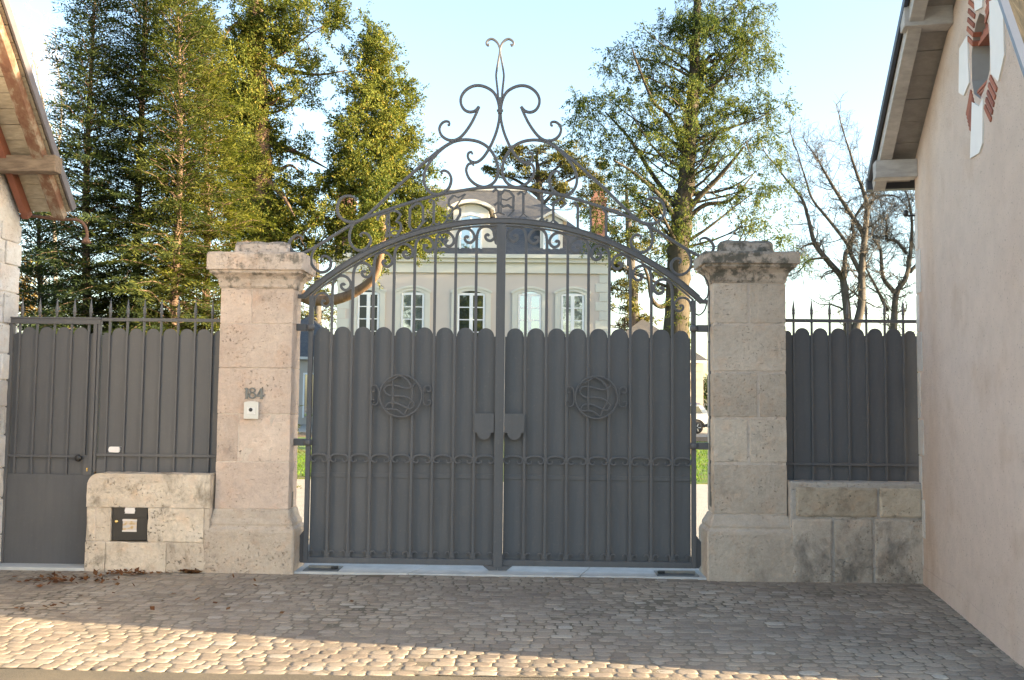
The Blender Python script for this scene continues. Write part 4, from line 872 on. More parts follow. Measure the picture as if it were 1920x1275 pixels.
def car():
    Y = 49.; xr = aty(1333, 790, Y)[0]; L = 3.75
    t = thing('parked_car', 'white compact car parked in front of the right-hand slate pavilion', 'car', (xr-L/2, Y+.8, 0))
    X = lambda u: xr-u
    wp = m_simple('white_car_paint', (.78, .79, .80), .2, .03, 2); bk = M['black']
    prof = [(0, .42), (.02, .78), (.06, .92), (.16, 1.10), (.42, 1.46), (.62, 1.53), (1.7, 1.55), (2.05, 1.50), (2.65, 1.04), (3.3, .96), (3.62, .84), (3.74, .62), (3.74, .34), (3.45, .30)]
    arcs = lambda c: [(c-.36*math.cos(a), .33+.36*math.sin(a)) for a in np.linspace(math.pi, 0, 12)]
    bot = arcs(3.02)+arcs(.72)
    poly = [(X(u), z) for u, z in prof+[(x_, z_) for x_, z_ in bot]+[(.2, .34)]]
    MB().prism(poly, Y, Y+1.62).build('body', wp, t, bevel=.02)
    gl = bpy.data.materials['window_glass']
    MB().prism([(X(u), z) for u, z in ((.42, 1.06), (.62, 1.42), (1.35, 1.45), (1.35, 1.02))], Y-.006, Y+.02).build('window', gl, t)
    MB().prism([(X(u), z) for u, z in ((1.42, 1.02), (1.42, 1.45), (1.95, 1.42), (2.5, 1.02))], Y-.006, Y+.02).build('window', gl, t)
    MB().box(X(1.9), X(.55), Y+.12, Y+.18, 1.56, 1.60).build('roof_rail', m_simple('blue_rail', (.05, .10, .35), .4, .1), t)
    MB().box(X(1.25), X(1.03), Y-.03, Y-.001, .93, .97).build('handle', bk, t, bevel=.006)
    MB().prism([(X(u), z) for u, z in ((-.02, .36), (-.02, .56), (.30, .50), (.34, .36))], Y-.02, Y+1.64).build('bumper', bk, t)
    for c in (.72, 3.02):
        a = MB(); a.ribbon([(X(c-.39*math.cos(w)), .33+.39*math.sin(w)) for w in np.linspace(0, math.pi, 16)], .07, .06, Y-.0).build('arch', bk, t)
        for yy in (Y+.08, Y+1.54):
            wh = MB().lathe([(.2, -.09), (.29, -.09), (.32, -.06), (.32, .06), (.29, .09), (.2, .09)], (X(c), yy, .32), 24, 'y').build('tyre', bk, t, smooth=True)
            rm = MB().lathe([(.05, -.075), (.07, -.08), (.07, -.05), (.20, -.06)], (X(c), yy, .32), 20, 'y')
            for k in range(5):
                w = k*2*math.pi/5; rm.ribbon([(X(c)+.05*math.cos(w), .32+.05*math.sin(w)), (X(c)+.2*math.cos(w), .32+.2*math.sin(w))], .05, .03, yy-.08)
            rm.build('rim', m_simple('alloy', (.5, .5, .52), .3, .05, metal=.8), wh)
car()

# ------------------------------------------------------------------ vegetation
def unit(v): return v/(np.linalg.norm(v, axis=-1, keepdims=True)+1e-9)
def leaf_mesh(name, P, D, L, W, mat, parent, ref=None):
    n = len(P); D = unit(D); r = unit(RNG.normal(size=(n, 3)) if ref is None else ref); S = unit(np.cross(D, r))
    L = L[:, None]; W = W[:, None]; V = np.empty((n, 4, 3))
    V[:, 0] = P; V[:, 1] = P+D*L*.42+S*W*.5; V[:, 2] = P+D*L; V[:, 3] = P+D*L*.42-S*W*.5
    return np_mesh(name, V.reshape(-1, 3), np.arange(n*4).reshape(n, 4), mat, parent)
def branch_pts(a, b, sag=0., wig=.1, n=7):
    a, b = np.array(a, float), np.array(b, float); L = np.linalg.norm(b-a); ts = np.linspace(0, 1, n); off = RNG.normal(size=3)*wig*L; off2 = RNG.normal(size=3)*wig*.5*L
    return np.array([a+(b-a)*s+off*math.sin(math.pi*s)*.6+off2*math.sin(2*math.pi*s)*.5+np.array([0, 0, sag*L])*math.sin(math.pi*s) for s in ts])

def clump_tree(name, label, cat, Y, trunk, ells, leafmat, barkmat, clump_r, n_blades, blade, density, depth, limbs=(), group=None, droop=-.2, flat=1., nlimb=40, strand=None, twig=.02):
    """trunk: [(px,py,radius_m)], ells: [(px,py,rx,ry[,k])] parts of the crown at distance Y"""
    tp = np.array([aty(a, b, Y) for a, b, _ in trunk]); base = tp[0]
    t = thing(name, label, cat, base, group); sc = Y/FPX
    tr = spline(np.hstack([tp, np.array([[r] for _, _, r in trunk])]), 6)
    wood = MB(); wood.tube(tr[:, :3]+RNG.normal(size=(len(tr), 3))*.02, tr[:, 3], 10)
    wood.build('trunk', barkmat, t, smooth=True)
    lm = MB()
    for pts, r0, r1, dy in limbs:
        q = spline(np.array([aty(a, b, Y+dy*k/(len(pts)-1)) for k, (a, b) in enumerate(pts)]), 6); lm.tube(q, np.linspace(r0, r1, len(q)), 8)
    C, K = [], []
    for e in ells:
        px, py, rx, ry = e[:4]; k = e[4] if len(e) > 4 else 1.; dy0 = e[5] if len(e) > 5 else 0.
        n = max(2, int(density*k*rx*ry*math.pi*sc*sc))
        for _ in range(n):
            while True:
                u = RNG.uniform(-1, 1, 3)
                if u@u < 1: break
            Yc = Y+dy0+u[2]*min(depth, max(rx, ry)*sc*1.05)
            c = aty(px+u[0]*rx, py+u[1]*ry, Y); C.append([c[0], Yc, c[2]])
    C = np.array(C); m = len(C)
    # limbs reaching some of the clumps
    idx = RNG.choice(m, min(nlimb, m), replace=False)
    for i in idx:
        c = C[i]; zr = c[2]-abs(np.hypot(c[0]-np.interp(c[2], tr[:, 2], tr[:, 0]), c[1]-Y))*RNG.uniform(.15, .95)*flat
        zr = min(max(zr, tr[0, 2]+1.5), tr[-1, 2]); a = np.array([np.interp(zr, tr[:, 2], tr[:, 0]), np.interp(zr, tr[:, 2], tr[:, 1]), zr])
        d = np.linalg.norm(c-a)
        if d < .4 or d > 3.2: continue
        q = branch_pts(a, c, -.06, .07); lm.tube(q, np.linspace(min(.02+.013*d, .075), twig*.4, len(q)), 6)
        # side twigs
        for _ in range(3):
            j = RNG.integers(2, 6); near = C[np.argsort(np.linalg.norm(C-q[j], axis=1))[RNG.integers(1, 8)]]
            if np.linalg.norm(near-q[j]) < 3: w = branch_pts(q[j], near, -.05, .1, 5); lm.tube(w, np.linspace(twig, twig*.4, 5), 4)
    lm.build('limb', barkmat, t, smooth=True)
    # blades
    nb = np.maximum(4, (n_blades*RNG.uniform(.5, 1.4, m)).astype(int)); ci = np.repeat(np.arange(m), nb); N = len(ci)
    u = unit(RNG.normal(size=(N, 3)))*np.cbrt(RNG.uniform(.02, 1, (N, 1)))
    rr = (clump_r*RNG.uniform(.6, 1.35, m))[ci][:, None]; off = u*rr*np.array([1., 1., flat]); P = C[ci]+off
    cd = unit(RNG.normal(size=(m, 3)))[ci]
    if strand:
        ns, R_, spr = strand; sd = unit(RNG.normal(size=(m, ns, 3))*np.array([1, 1, .8])+np.array([0, 0, droop])); si = RNG.integers(0, ns, N); d0 = sd[ci, si]; tt_ = RNG.uniform(.0, 1., N)[:, None]**.8
        R2 = (R_*RNG.uniform(.6, 1.4, (m, ns)))[ci, si][:, None]; P = C[ci]+d0*tt_*R2+np.array([0, 0, droop*.35])*R2*tt_**2+RNG.normal(size=(N, 3))*spr*(1.1-.6*tt_); u = d0
        D = d0*.8+RNG.normal(size=(N, 3))*.55+np.array([0, 0, droop*.6]); L = blade[0]*RNG.uniform(.6, 1.5, N); W = blade[1]*RNG.uniform(.7, 1.3, N)
        leaf_mesh('crown', P, D, L, W, leafmat, t, unit(P-C[ci])+RNG.normal(size=(N, 3))*.7+np.array([0, 0, .3])); return t
    un = unit(u+np.array([0, 0, .15])); T_ = unit(np.cross(un, RNG.normal(size=(N, 3))))
    D = T_+un*.45+cd*.25+np.array([0, 0, droop]); L = blade[0]*RNG.uniform(.6, 1.5, N); W = blade[1]*RNG.uniform(.7, 1.3, N)
    o = leaf_mesh('crown', P, D, L, W, leafmat, t, un+RNG.normal(size=(N, 3))*.5)
    return t
def redwood(label, px, Y, ptop, Rm, mats, seed, group, dens=1.):
    rg = np.random.default_rng(seed); b = aty(px, 700, Y); b[2] = 0; top = aty(ptop[0], ptop[1], Y); H = top[2]
    t = thing('coast_redwood', label, 'tree', b, group)
    nt = 14; ts = np.linspace(0, 1, nt); tr = np.array([b+(top-b)*s+np.array([.05*math.sin(s*7+seed), .05*math.cos(s*5+seed), 0]) for s in ts])
    MB().tube(tr, .10*(1-ts)**.8+.008, 8).build('trunk', mats[1], t, smooth=True)
    lm = MB(); Ps, Ds, Ls, Ws, Rf = [], [], [], [], []
    nbr = int(300*dens)
    for i in range(nbr):
        h = .04+.95*(i+rg.uniform(0, 1))/nbr; az = i*2.399+rg.uniform(-.5, .5); L = Rm*(1-h)**.85*rg.uniform(.5, 1.25)+.10
        o = np.array([np.interp(h, ts, tr[:, k]) for k in range(3)]); dr = np.array([math.cos(az), math.sin(az), 0]); up = .25+rg.uniform(0,.35)+.75*h**2
        n = 8; q = np.array([o+dr*L*s+np.array([0, 0, L*(up*s-(.55-.3*h)*s*s)]) for s in np.linspace(0, 1, n)]); q[1:] += rg.normal(size=(n-1, 3))*.015
        lm.tube(q, np.linspace(.010+.006*L, .003, n), 4)
        seg = np.linspace(.12, 1, max(5, int(L*14))); pts = np.stack([np.interp(seg, np.linspace(0, 1, n), q[:, k]) for k in range(3)], 1); tan = unit(np.gradient(pts, axis=0))
        side = unit(np.cross(tan, np.array([0, 0, 1.])))
        for j in range(len(pts)):
            for s in (-1, 1):
                tl = .25*rg.uniform(.6, 1.4)*(1.15-.5*seg[j])+.06; d = unit(tan[j]*.75+side[j]*s*rg.uniform(.5, 1.)+np.array([0, 0, rg.uniform(-.45, .25)]))
                m = 8; f = np.linspace(.06, 1, m); pp = pts[j]+d*tl*f[:, None]; sd = unit(np.cross(d, np.array([0, 0, 1.])+rg.normal(size=3)*.4))
                sg = np.where(np.arange(m) % 2 == 0, 1, -1)[:, None]
                Ps.append(pp); Ds.append(d*.8+sd*sg*.75+rg.normal(size=(m, 3))*.15); Ls.append(.105*rg.uniform(.7, 1.35, m)); Ws.append(np.full(m, .024)); Rf.append(np.tile(np.cross(d, sd), (m, 1))+rg.normal(size=(m, 3))*.3)
    lm.build('limb', mats[1], t)
    leaf_mesh('crown', np.concatenate(Ps), np.concatenate(Ds), np.concatenate(Ls), np.concatenate(Ws), mats[0], t, np.concatenate(Rf))
def bare_tree(label, Y, stems, mat, seed, group, twl=1., depthj=1.2, ntw=9, name='bare_tree'):
    rg = np.random.default_rng(seed); b = aty(*stems[0][0][0], Y); t = thing(name, label, 'tree', (b[0], b[1], 0), group)
    trunk = MB(); lm = MB()
    def grow(p, d, L, r, lev):
        n = 6; pts = [p]; dd = np.array(d, float)
        for _ in range(n):
            dd = unit(dd+rg.normal(size=3)*.22+np.array([0, 0, .07])); pts.append(pts[-1]+dd*L/n)
        lm.tube(pts, np.linspace(r, max(r*.35, .004), n+1), 5 if lev < 1 else 4 if lev < 2 else 3)
        if lev < 3:
            for k in range(int(ntw*(.85 if lev else 1))-lev):
                j = rg.integers(1, n+1); v = unit(dd*.7+rg.normal(size=3)*.75); grow(pts[j], v, L*rg.uniform(.35, .7), max(r*.45, .0045), lev+1)
    for si, (pts, r0, r1) in enumerate(stems):
        jj = rg.uniform(-depthj, depthj); q = spline(np.array([aty(a, c, Y)+np.array([0, jj*k/len(pts), 0]) for k, (a, c) in enumerate(pts)]), 5)
        if si == 0: q = np.vstack([[q[0][0], q[0][1], 0.], q])
        rr = np.linspace(r0*.8, r1*.6, len(q)); trunk.tube(q, rr, 8)
        for k in range(4, len(q), 1 if len(q) < 30 else 2):
            tan = unit(q[k]-q[k-1]); 
            for _ in range(2): v = unit(tan*.6+rg.normal(size=3)*.7); grow(q[k], v, twl*rg.uniform(.5, 1.4), rr[k]*.3, 1)
        grow(q[-1], unit(q[-1]-q[-2]), twl*1.3, r1, 1)
    trunk.build('trunk', mat, t, smooth=True); lm.build('limb', mat, t)
def vegetation():
    seqm = m_leaf('sequoia_leaf', [(.045, .065, .020), (.085, .11, .028), (.13, .145, .038), (.105, .125, .032), (.21, .17, .045)], .32, nscale=.5)
    seqb = m_bark('sequoia_bark', (.085, .055, .04), (.22, .145, .10), 5, .2)
    thm = m_leaf('thuja_leaf', [(.035, .058, .026), (.06, .088, .034), (.095, .122, .042), (.15, .15, .05)], .34, nscale=.45)
    thb = m_bark('thuja_bark', (.030, .026, .020), (.095, .080, .060), 9, .08)
    rdm = m_leaf('redwood_leaf', [(.020, .034, .022), (.034, .052, .030), (.052, .074, .034), (.090, .110, .034)], .30, nscale=.7)
    rdy = m_leaf('redwood_leaf_sunlit', [(.05, .06, .018), (.085, .10, .024), (.13, .14, .032), (.17, .165, .04)], .38, nscale=.8)  # yellower copy of the redwood leaf: sunlight painted into the colour
    rdn = m_leaf('redwood_leaf_halflit', [(.028, .042, .02), (.05, .068, .026), (.085, .10, .032), (.12, .13, .035)], .34, nscale=.8)  # in-between copy, sunlight partly painted into the leaf colour
    rdb = m_bark('redwood_bark', (.07, .045, .035), (.20, .14, .10), 12, .2)
    cdm = m_leaf('cedar_leaf', [(.055, .065, .022), (.095, .095, .032), (.145, .13, .045)], .2, nscale=.4)
    grb = m_bark('grey_bark', (.05, .047, .047), (.12, .108, .095), 9, .3)
    # young redwoods behind the garden door
    G_ = 'young redwoods behind the garden door'
    redwood('thin grey-green redwood standing nearest the stone barn', 172, 17., (172, -90), 1.75, (rdm, rdb), 1, G_)
    redwood('dense dark redwood second from the stone barn, tallest of the group', 268, 17.6, (268, -230), 2.1, (rdm, rdb), 2, G_, 1.25)
    redwood('slender redwood third from the stone barn with a pale bare stem', 335, 16.6, (333, -60), 1.65, (rdn, rdb), 3, G_)
    redwood('yellow-green redwood just behind the numbered pillar', 388, 17.4, (384, 35), 1.6, (rdy, rdb), 4, G_, 1.1)
    redwood('short bushy redwood low against the stone barn', 75, 18.5, (82, 330), 1.6, (rdm, rdb), 5, G_, .7)
    # giant sequoia
    tk = [(492, 850, .62), (492, 700, .52), (493, 560, .45), (492, 440, .40), (488, 320, .34), (484, 200, .29), (480, 80, .24), (477, -60, .20), (475, -200, .12), (474, -330, .04)]
    limbs = [([(488, 262), (525, 274), (565, 290), (614, 316)], 0.160, .018, 1), ([(490, 335), (515, 352), (535, 375), (552, 405)], 0.128, .018, -1), ([(486, 100), (520, 125), (560, 135), (600, 140), (650, 132)], 0.104, .018, 1), ([(484, 190), (500, 196), (512, 192), (522, 184)], 0.096, .018, -1),
             ([(494, 560), (545, 548), (590, 562), (635, 560), (676, 542), (702, 518), (712, 485), (717, 445), (716, 400)], 0.192, .08, -2.), ([(480, 60), (455, 42), (430, 55), (418, 78)], 0.104, .018, -1), ([(490, 400), (465, 380), (448, 400), (440, 420)], 0.080, .018, -1.), ([(488, 300), (520, 318), (545, 310), (570, 330)], 0.096, .018, 2),
             ([(484, 140), (496, 148), (506, 156), (514, 170)], 0.080, .018, -1)]
    E = [(722, 445, 22, 46, 1.2, -2.3), (730, 400, 30, 36, .8, -2.3), (705, 480, 20, 24, .8, -2.3), (445, 240, 75, 210, .35), (560, 60, 110, 60, .3), (560, 400, 90, 70, .35), (720, 280, 80, 200, .3), (405, 140, 34, 40), (400, 215, 32, 40, .9), (428, 300, 40, 46), (425, 370, 34, 40, .9), (490, 210, 36, 60, .8), (440, 445, 40, 16), (500, 450, 40, 22), (480, 370, 30, 40), (478, 100, 20, 60, .8, -.7), (486, 200, 20, 50, .8, -.7), (488, 300, 20, 44, .8, -.7), (492, 400, 22, 50, .9, -.7), (530, 330, 36, 26, .7), (610, 325, 24, 20, .9), (552, 410, 28, 24), (520, 70, 40, 50, .8), (640, 20, 24, 26, .6), (440, 95, 48, 55), (420, 170, 42, 50), (465, 165, 40, 60), (455, 245, 42, 50), (500, 30, 70, 40), (570, 25, 70, 38, .8), (620, 60, 34, 30, .5), (500, 100, 40, 50, .7), (545, 180, 48, 36, .9), (590, 140, 40, 18, .8), (470, 320, 38, 42), (510, 290, 30, 40, .7), (560, 270, 30, 35, .6),
         (450, 400, 30, 30, .8), (500, 395, 40, 45), (555, 360, 42, 40, .8), (470, 430, 40, 22), (540, 430, 45, 40), (390, 20, 30, 22, .5), (375, 60, 12, 20, .5),
         (692, 60, 26, 38), (712, 115, 48, 45), (690, 160, 52, 48), (735, 170, 40, 50), (680, 220, 58, 42), (745, 235, 46, 52), (700, 275, 60, 50), (645, 250, 36, 50, .8), (765, 300, 40, 45), (660, 320, 50, 50), (720, 345, 55, 50), (785, 345, 36, 40), (640, 380, 40, 45, .8), (690, 410, 60, 45), (755, 410, 55, 50), (805, 400, 26, 45), (700, 462, 60, 36), (765, 462, 45, 30, .8), (805, 470, 14, 28, .7), (655, 455, 40, 34), (600, 400, 40, 60, .8), (610, 465, 45, 30, .8), (715, 515, 18, 22, .8), (570, 470, 30, 25, .6)]
    clump_tree('giant_sequoia', 'huge olive-green sequoia with crooked limbs rising behind the numbered pillar', 'tree', 27., tk, E, seqm, seqb, .33, 300, (.080, .036), 12., 2.6, limbs, None, .15, 1., 30, (9, .44, .055))
    # tall thuja on the right
    tk = [(1266, 850, .48), (1267, 700, .42), (1269, 600, .38), (1272, 520, .35), (1275, 450, .33), (1282, 380, .29), (1290, 300, .23), (1298, 200, .19), (1304, 100, .15), (1309, 0, .11), (1312, -120, .05)]
    limbs = [([(1283, 405), (1310, 370), (1345, 335), (1375, 300), (1395, 275)], 0.112, 0.030, -1), ([(1280, 420), (1320, 385), (1370, 375), (1410, 330)], 0.090, 0.024, 1), ([(1272, 420), (1240, 370), (1190, 325), (1150, 300)], 0.090, 0.024, -1), ([(1276, 400), (1225, 330), (1180, 260), (1135, 210)], 0.090, 0.024, 1),
             ([(1284, 280), (1255, 220), (1225, 190), (1195, 120), (1185, 90)], 0.075, 0.018, -1), ([(1297, 200), (1330, 105), (1365, 115), (1390, 90)], 0.068, 0.018, 1), ([(1264, 560), (1240, 575), (1222, 560), (1215, 520), (1200, 480)], 0.083, 0.036, -1), ([(1276, 470), (1250, 420), (1232, 380)], 0.068, 0.018, -1.5)]
    E = [(1300, 150, 120, 150, .30), (1270, 330, 150, 90, .22), (1310, 25, 70, 40), (1370, 40, 60, 45), (1420, 60, 36, 48), (1255, 55, 40, 40), (1210, 100, 48, 28, .8), (1165, 90, 26, 22, .8), (1145, 125, 26, 22, .9), (1120, 205, 44, 30), (1095, 235, 26, 40, .9), (1165, 185, 46, 30, .8), (1225, 165, 42, 42, .8), (1290, 130, 46, 50), (1360, 120, 52, 42, .8), (1425, 120, 36, 40, .9), (1452, 190, 24, 34), (1400, 185, 46, 28), (1335, 185, 42, 38),
         (1145, 265, 50, 26), (1205, 240, 46, 38, .8), (1270, 225, 36, 50), (1340, 245, 46, 32), (1410, 255, 44, 24), (1455, 285, 20, 36, .8), (1175, 315, 52, 22, .8), (1240, 300, 36, 34, .7), (1325, 300, 38, 30, .6), (1400, 300, 34, 20, .7), (1440, 345, 34, 20), (1470, 360, 14, 26, .7), (1215, 350, 46, 22, .7), (1395, 375, 40, 22, .8), (1425, 415, 36, 24), (1452, 440, 22, 20), (1375, 345, 26, 18, .6), (1195, 385, 44, 20, .6), (1240, 400, 26, 26, .8), (1290, 350, 20, 44, .6), (1300, 470, 20, 26, .8), (1250, 470, 22, 34, .8), (1180, 430, 34, 18, .8), (1130, 395, 30, 24, .8), (1112, 440, 24, 26, .8), (1150, 470, 26, 26, .6), (1125, 350, 26, 20, .6), (1500, 470, 12, 16, .5), (1140, 300, 20, 20, .6), (1230, 520, 20, 26, .5), (1090, 190, 18, 14, .6), (1276, 300, 14, 60, .7), (1272, 430, 18, 40, .7, -.5), (1284, 390, 14, 30, .7, -.5), (1268, 540, 15, 30, .6, -.5), (1280, 580, 12, 24, .6, -.5), (1300, 110, 18, 60, .8, -.4)]
    clump_tree('thuja_tree', 'tall airy thuja with a straight furrowed trunk behind the mossy pillar', 'tree', 28., tk, E, thm, thb, .27, 170, (.085, .030), 13., 2.6, limbs, None, -.5, 1., 90, (6, .52, .045))
    # cedars round the manor
    def plates(rows): return [(a, b, c, d, 1.) for a, b, c, d in rows]
    tk = [(1035, 800, .5), (1030, 600, .42), (1022, 450, .34), (1014, 380, .26), (1010, 330, .2), (1006, 286, .08)]
    limbs = [([(1014, 372), (980, 345), (950, 330), (925, 322)], .14, .05, 1), ([(1016, 385), (1050, 350), (1085, 330), (1120, 325)], .14, .05, 1), ([(1012, 345), (1040, 318), (1070, 300), (1095, 296)], .12, .04, -1)]
    E = plates([(955, 292, 40, 9), (985, 286, 46, 9), (1040, 282, 54, 9), (1125, 312, 30, 9), (1085, 322, 50, 9), (930, 312, 26, 7), (1090, 300, 38, 9), (955, 305, 34, 8), (1010, 306, 50, 8), (945, 325, 26, 7), (1000, 330, 44, 9), (1060, 325, 48, 10), (1110, 330, 34, 10), (1080, 350, 50, 9), (1030, 352, 36, 8), (985, 350, 26, 6), (1120, 360, 40, 10), (1075, 378, 36, 9), (1045, 300, 40, 8)])
    clump_tree('cedar_tree', 'flat-topped cedar showing above the manor roof', 'tree', 66., tk, E, cdm, grb, .5, 130, (.26, .07), 4.2, 3., limbs, 'cedars beside the manor', .1, .35, 30, twig=.03)
    tk = [(1195, 790, .45), (1190, 620, .38), (1184, 500, .3), (1178, 420, .2), (1174, 350, .08)]
    E = plates([(1150, 385, 44, 10), (1200, 398, 46, 11), (1130, 420, 40, 10), (1185, 430, 50, 11), (1225, 445, 38, 11), (1145, 455, 44, 12), (1195, 470, 46, 11), (1160, 495, 50, 12), (1215, 505, 40, 11), (1150, 530, 48, 13), (1195, 545, 46, 12), (1160, 570, 50, 13), (1205, 590, 44, 13), (1150, 605, 44, 12), (1100, 395, 36, 9), (1190, 360, 30, 8)])
    clump_tree('cedar_tree', 'golden-green cedar standing at the end of the manor', 'tree', 62., tk, E, cdm, grb, .5, 110, (.28, .08), 2.4, 3., [], 'cedars beside the manor', -.2, .4, 40, twig=.03)
    E = plates([(600, 470, 30, 10), (585, 500, 40, 12), (615, 520, 36, 12), (590, 545, 40, 14), (620, 570, 34, 12), (585, 590, 40, 14), (625, 600, 26, 12), (560, 560, 30, 14), (560, 520, 26, 12), (575, 620, 40, 14)])
    clump_tree('cedar_tree', 'yellowish conifer seen between the numbered pillar and manor', 'tree', 64., [(598, 790, .4), (596, 620, .3), (594, 500, .18), (594, 450, .06)], E, cdm, grb, .55, 110, (.28, .08), 2., 3., [], 'cedars beside the manor', -.2, .45, 26, twig=.03)
    # bare trees over the right fence
    z4 = lambda x, y: (1440+x/2.897, 200+y/2.897)
    S = [([z4(440, 1330), z4(440, 1200), z4(425, 1000), z4(410, 920), z4(330, 820), z4(270, 730), z4(240, 600), z4(205, 480), z4(120, 370), z4(70, 290)], .21, .035),
         ([z4(460, 1260), z4(505, 1080), z4(505, 900), z4(520, 700), z4(530, 560), z4(510, 470), z4(470, 370), z4(430, 250), z4(395, 150)], .2, .03),
         ([z4(415, 930), z4(420, 800), z4(440, 765), z4(330, 620), z4(240, 510), z4(200, 400), z4(150, 240)], .12, .03),
         ([z4(500, 900), z4(440, 770), z4(465, 700), z4(455, 640), z4(495, 560), z4(540, 500), z4(590, 440)], .11, .03),
         ([z4(520, 690), z4(440, 580), z4(350, 450), z4(280, 340), z4(240, 280)], .12, .03), ([z4(330, 820), z4(230, 830), z4(190, 880), z4(150, 905)], .06, .015), ([z4(270, 740), z4(220, 745), z4(160, 785)], .06, .015)]
    bare_tree('bare tree with forked grey stems above the dark fence panel', 33., S, grb, 5, 'bare winter trees', .8, 1.2, 8)
    S = [([z4(680, 1330), z4(680, 1200), z4(690, 1020), z4(740, 930), z4(760, 800), z4(765, 640), z4(740, 500), z4(700, 440)], .2, .03),
         ([z4(690, 1010), z4(620, 930), z4(600, 780), z4(560, 730), z4(540, 620)], .12, .03), ([z4(650, 1110), z4(590, 1000), z4(520, 880), z4(470, 800)], .1, .02),
         ([z4(755, 800), z4(690, 730), z4(640, 720), z4(630, 640), z4(600, 560)], .09, .02), ([z4(770, 900), z4(850, 800), z4(880, 650)], .1, .02), ([z4(530, 545), z4(620, 480), z4(720, 470), z4(790, 510)], .06, .03)]
    bare_tree('dense twiggy bare tree close against the rendered gable', 37., S, grb, 8, 'bare winter trees', .8, 1.4, 10)
    S = [([(108, 760), (106, 500), (102, 330), (92, 220), (80, 150), (70, 90)], .22, .03), ([(102, 330), (120, 250), (128, 180), (126, 120)], .12, .02), ([(95, 240), (70, 190), (55, 140), (60, 80)], .1, .02)]
    bare_tree('pale bare tree far off between the barn eaves and redwoods', 60., S, m_bark('pale_bark', (.25, .21, .17), (.38, .33, .28), 9, .3), 12, 'bare winter trees', 1.6, 2., 8)
    # unseen trees added out of frame to the right to dapple the manor front
    for k, (x, y) in enumerate(((25.5, 43), (26., 40.6), (26.5, 38.2), (32, 34.5))):
        rg = np.random.default_rng(40+k); fx = lambda p: p
        b = np.array([x, y, 0.]); t = thing('shade_oak', ('small', 'broad', 'tall', 'distant')[k]+' evergreen oak added unseen beyond the gable to shade the manor', 'tree', b, 'added shade oaks past the gable')
        tb, lm = MB(), MB(); tb.tube([b, b+np.array([.1, 0, 3.]), b+np.array([.2, .1, 6.5]), b+np.array([.1, .2, 10.])], [.28, .22, .15, .06], 8)
        for _ in range(70):
            z = rg.uniform(2.5, 9.8); p = b+np.array([.1, .05, z]); d = unit(np.array([rg.normal(), rg.normal(), .8])); L = rg.uniform(1.5, 3.6)*(1.2-z/14)
            q = branch_pts(p, p+d*L, .0, .08, 6); lm.tube(q, np.linspace(.06, .02, 6), 4)
            for _ in range(6): j = rg.integers(1, 6); e = unit(d+rg.normal(size=3)*.9); lm.tube(branch_pts(q[j], q[j]+e*L*.45, 0, .1, 4), np.linspace(.025, .01, 4), 3)
        tb.build('trunk', grb, t, smooth=True); lm.build('limb', grb, t)
        n = 9000; C_ = np.stack([rg.normal(0, 2., n), rg.normal(0, 2., n), rg.uniform(3., 17., n)], 1); keep = np.array([mnoise.noise(Vector(c*.45)) > -.10 for c in C_]); C_ = C_[keep]
        leaf_mesh('crown', b+C_, rg.normal(size=(len(C_), 3)), rg.uniform(.3, .7, len(C_)), rg.uniform(.15, .3, len(C_)), rdm, t)
    # low hedge behind the car and yellowish shrub by the barn
    hx = aty(1335, 740, 68.)[0]; t = thing('hedge', 'clipped dark hedge behind the pavilion and car', 'hedge', (hx+4, 68, 0))
    n = 9000; P = np.stack([hx-2+RNG.uniform(0, 14, n), 68+RNG.uniform(-.8, .8, n), RNG.uniform(0, 1, n)**.6*3.4+RNG.normal(0, .1, n)], 1)
    leaf_mesh('foliage', P, RNG.normal(size=(n, 3))+np.array([0, -.3, .4]), RNG.uniform(.15, .35, n), RNG.uniform(.08, .16, n), rdm, t)
    ocm = m_leaf('ochre_leaf', [(.24, .15, .05), (.32, .21, .08), (.20, .15, .06)], .3)
    E = [(45, 520, 26, 40), (60, 560, 30, 30), (30, 560, 24, 40), (80, 590, 26, 20)]
    clump_tree('ochre_shrub', 'sunlit ochre-leaved shrub far behind the redwoods by the barn', 'shrub', 40., [(50, 780, .1), (48, 640, .07), (46, 540, .03)], E, ocm, grb, .5, 60, (.16, .08), 3.5, 1.2, [], None, 0, 1., 20)
    # fallen leaves along the foot of the walls
    lf = m_leaf('dead_leaf', [(.07, .03, .018), (.13, .055, .028), (.17, .085, .045), (.09, .045, .025)], .05)
    n = 340; sp = [((130, 1088), (95, 9), 120), ((360, 1071), (22, 3), 50), ((230, 1075), (90, 2), 60), ((400, 1110), (300, 30), 25), ((80, 1140), (60, 10), 15)]
    P = []
    for (a, b), (sx, sy), m in sp:
        for _ in range(m):
            q = atz(a+RNG.normal()*sx*.5, min(max(b+RNG.normal()*sy*.6, 1072), 1240), .012); q[1] = min(q[1], 8.88)
            if q[0] > -5.3: P.append(q+np.array([0, 0, RNG.uniform(0, .014)]))
    P = np.array(P); n = len(P); D = np.stack([RNG.normal(size=n), RNG.normal(size=n), RNG.uniform(-.05, .45, n)], 1)
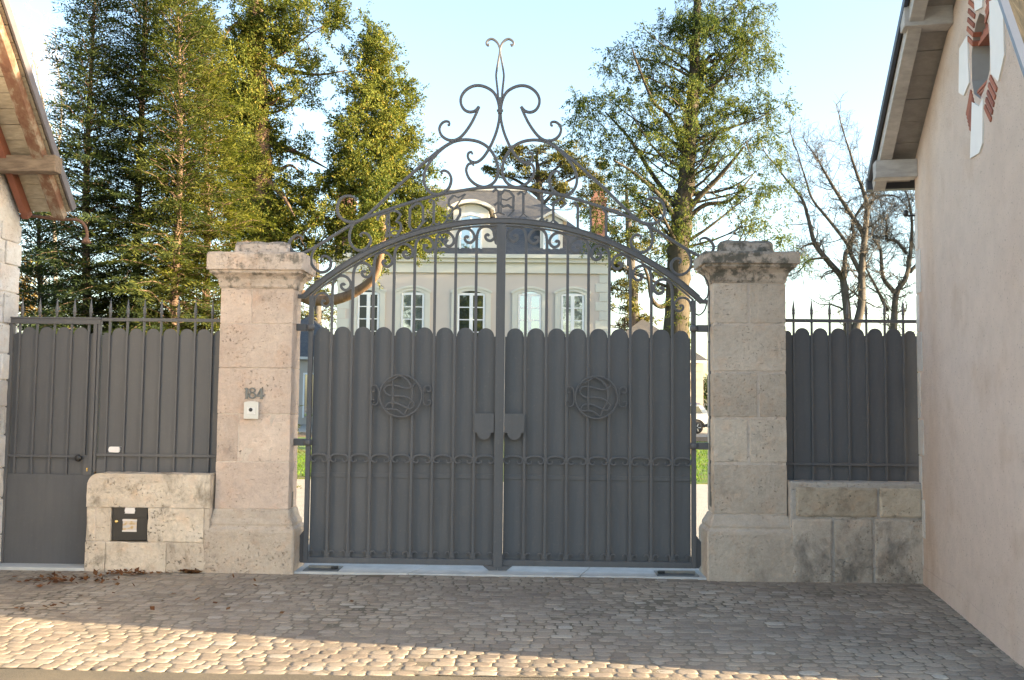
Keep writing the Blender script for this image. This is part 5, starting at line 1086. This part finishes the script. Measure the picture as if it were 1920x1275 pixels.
    o = leaf_mesh('fallen_leaves', P, D, RNG.uniform(.035, .075, n), RNG.uniform(.025, .05, n), lf, None, np.tile(np.array([0, 0, 1.]), (n, 1))+RNG.normal(size=(n, 3))*.3)
    tag(o, kind='stuff')
    # grass tufts on the lawn, seen through the gaps beside the gate
    gm = m_leaf('grass_blade', [(.06, .12, .02), (.10, .18, .03), (.15, .22, .045)], .35)
    n = 26000; X = np.concatenate([RNG.uniform(-6.5, -3., n//2), RNG.uniform(2., 7.5, n//2)]); Yg = RNG.uniform(19.3, 38, n); P = np.stack([X, Yg, np.full(n, .015)], 1)
    D = RNG.normal(size=(n, 3))*.35+np.array([0, 0, 1.]); tag(leaf_mesh('grass', P, D, RNG.uniform(.05, .11, n), RNG.uniform(.012, .02, n), gm, None), kind='stuff')
vegetation()

# ------------------------------------------------------------------ light
SUN_D = np.array([-.977, .215, -.20]); SUN_D /= np.linalg.norm(SUN_D); to = -SUN_D
el = math.asin(to[2]); az = math.atan2(to[0], to[1])      # azimuth clockwise from +Y
sun = bpy.data.lights.new('sun', 'SUN'); sun.energy = 5.; sun.angle = R(.5); sun.color = (1., .78, .49)
so = bpy.data.objects.new('sun', sun); COL.objects.link(so); so.rotation_euler = Vector(SUN_D).to_track_quat('-Z', 'Y').to_euler(); so.location = (30, -10, 20)
w = bpy.data.worlds.new('World'); scn.world = w; w.use_nodes = True; nt_ = w.node_tree; nt_.nodes.clear()
sky = nt_.nodes.new('ShaderNodeTexSky'); sky.sky_type = 'NISHITA'; sky.sun_disc = False; sky.sun_elevation = el; sky.sun_rotation = az; sky.air_density = 1.; sky.dust_density = 1.6; sky.ozone_density = 1.
bg = nt_.nodes.new('ShaderNodeBackground'); bg.inputs[1].default_value = .10; wo = nt_.nodes.new('ShaderNodeOutputWorld')
nt_.links.new(sky.outputs[0], bg.inputs[0]); nt_.links.new(bg.outputs[0], wo.inputs[0])
vs = scn.view_settings; vs.view_transform = 'Standard'; vs.look = 'None'; vs.gamma = 1; vs.exposure = 2.75
scn.cycles.max_bounces = 8; scn.cycles.diffuse_bounces = 4; scn.cycles.transparent_max_bounces = 8; scn.cycles.use_denoising = True
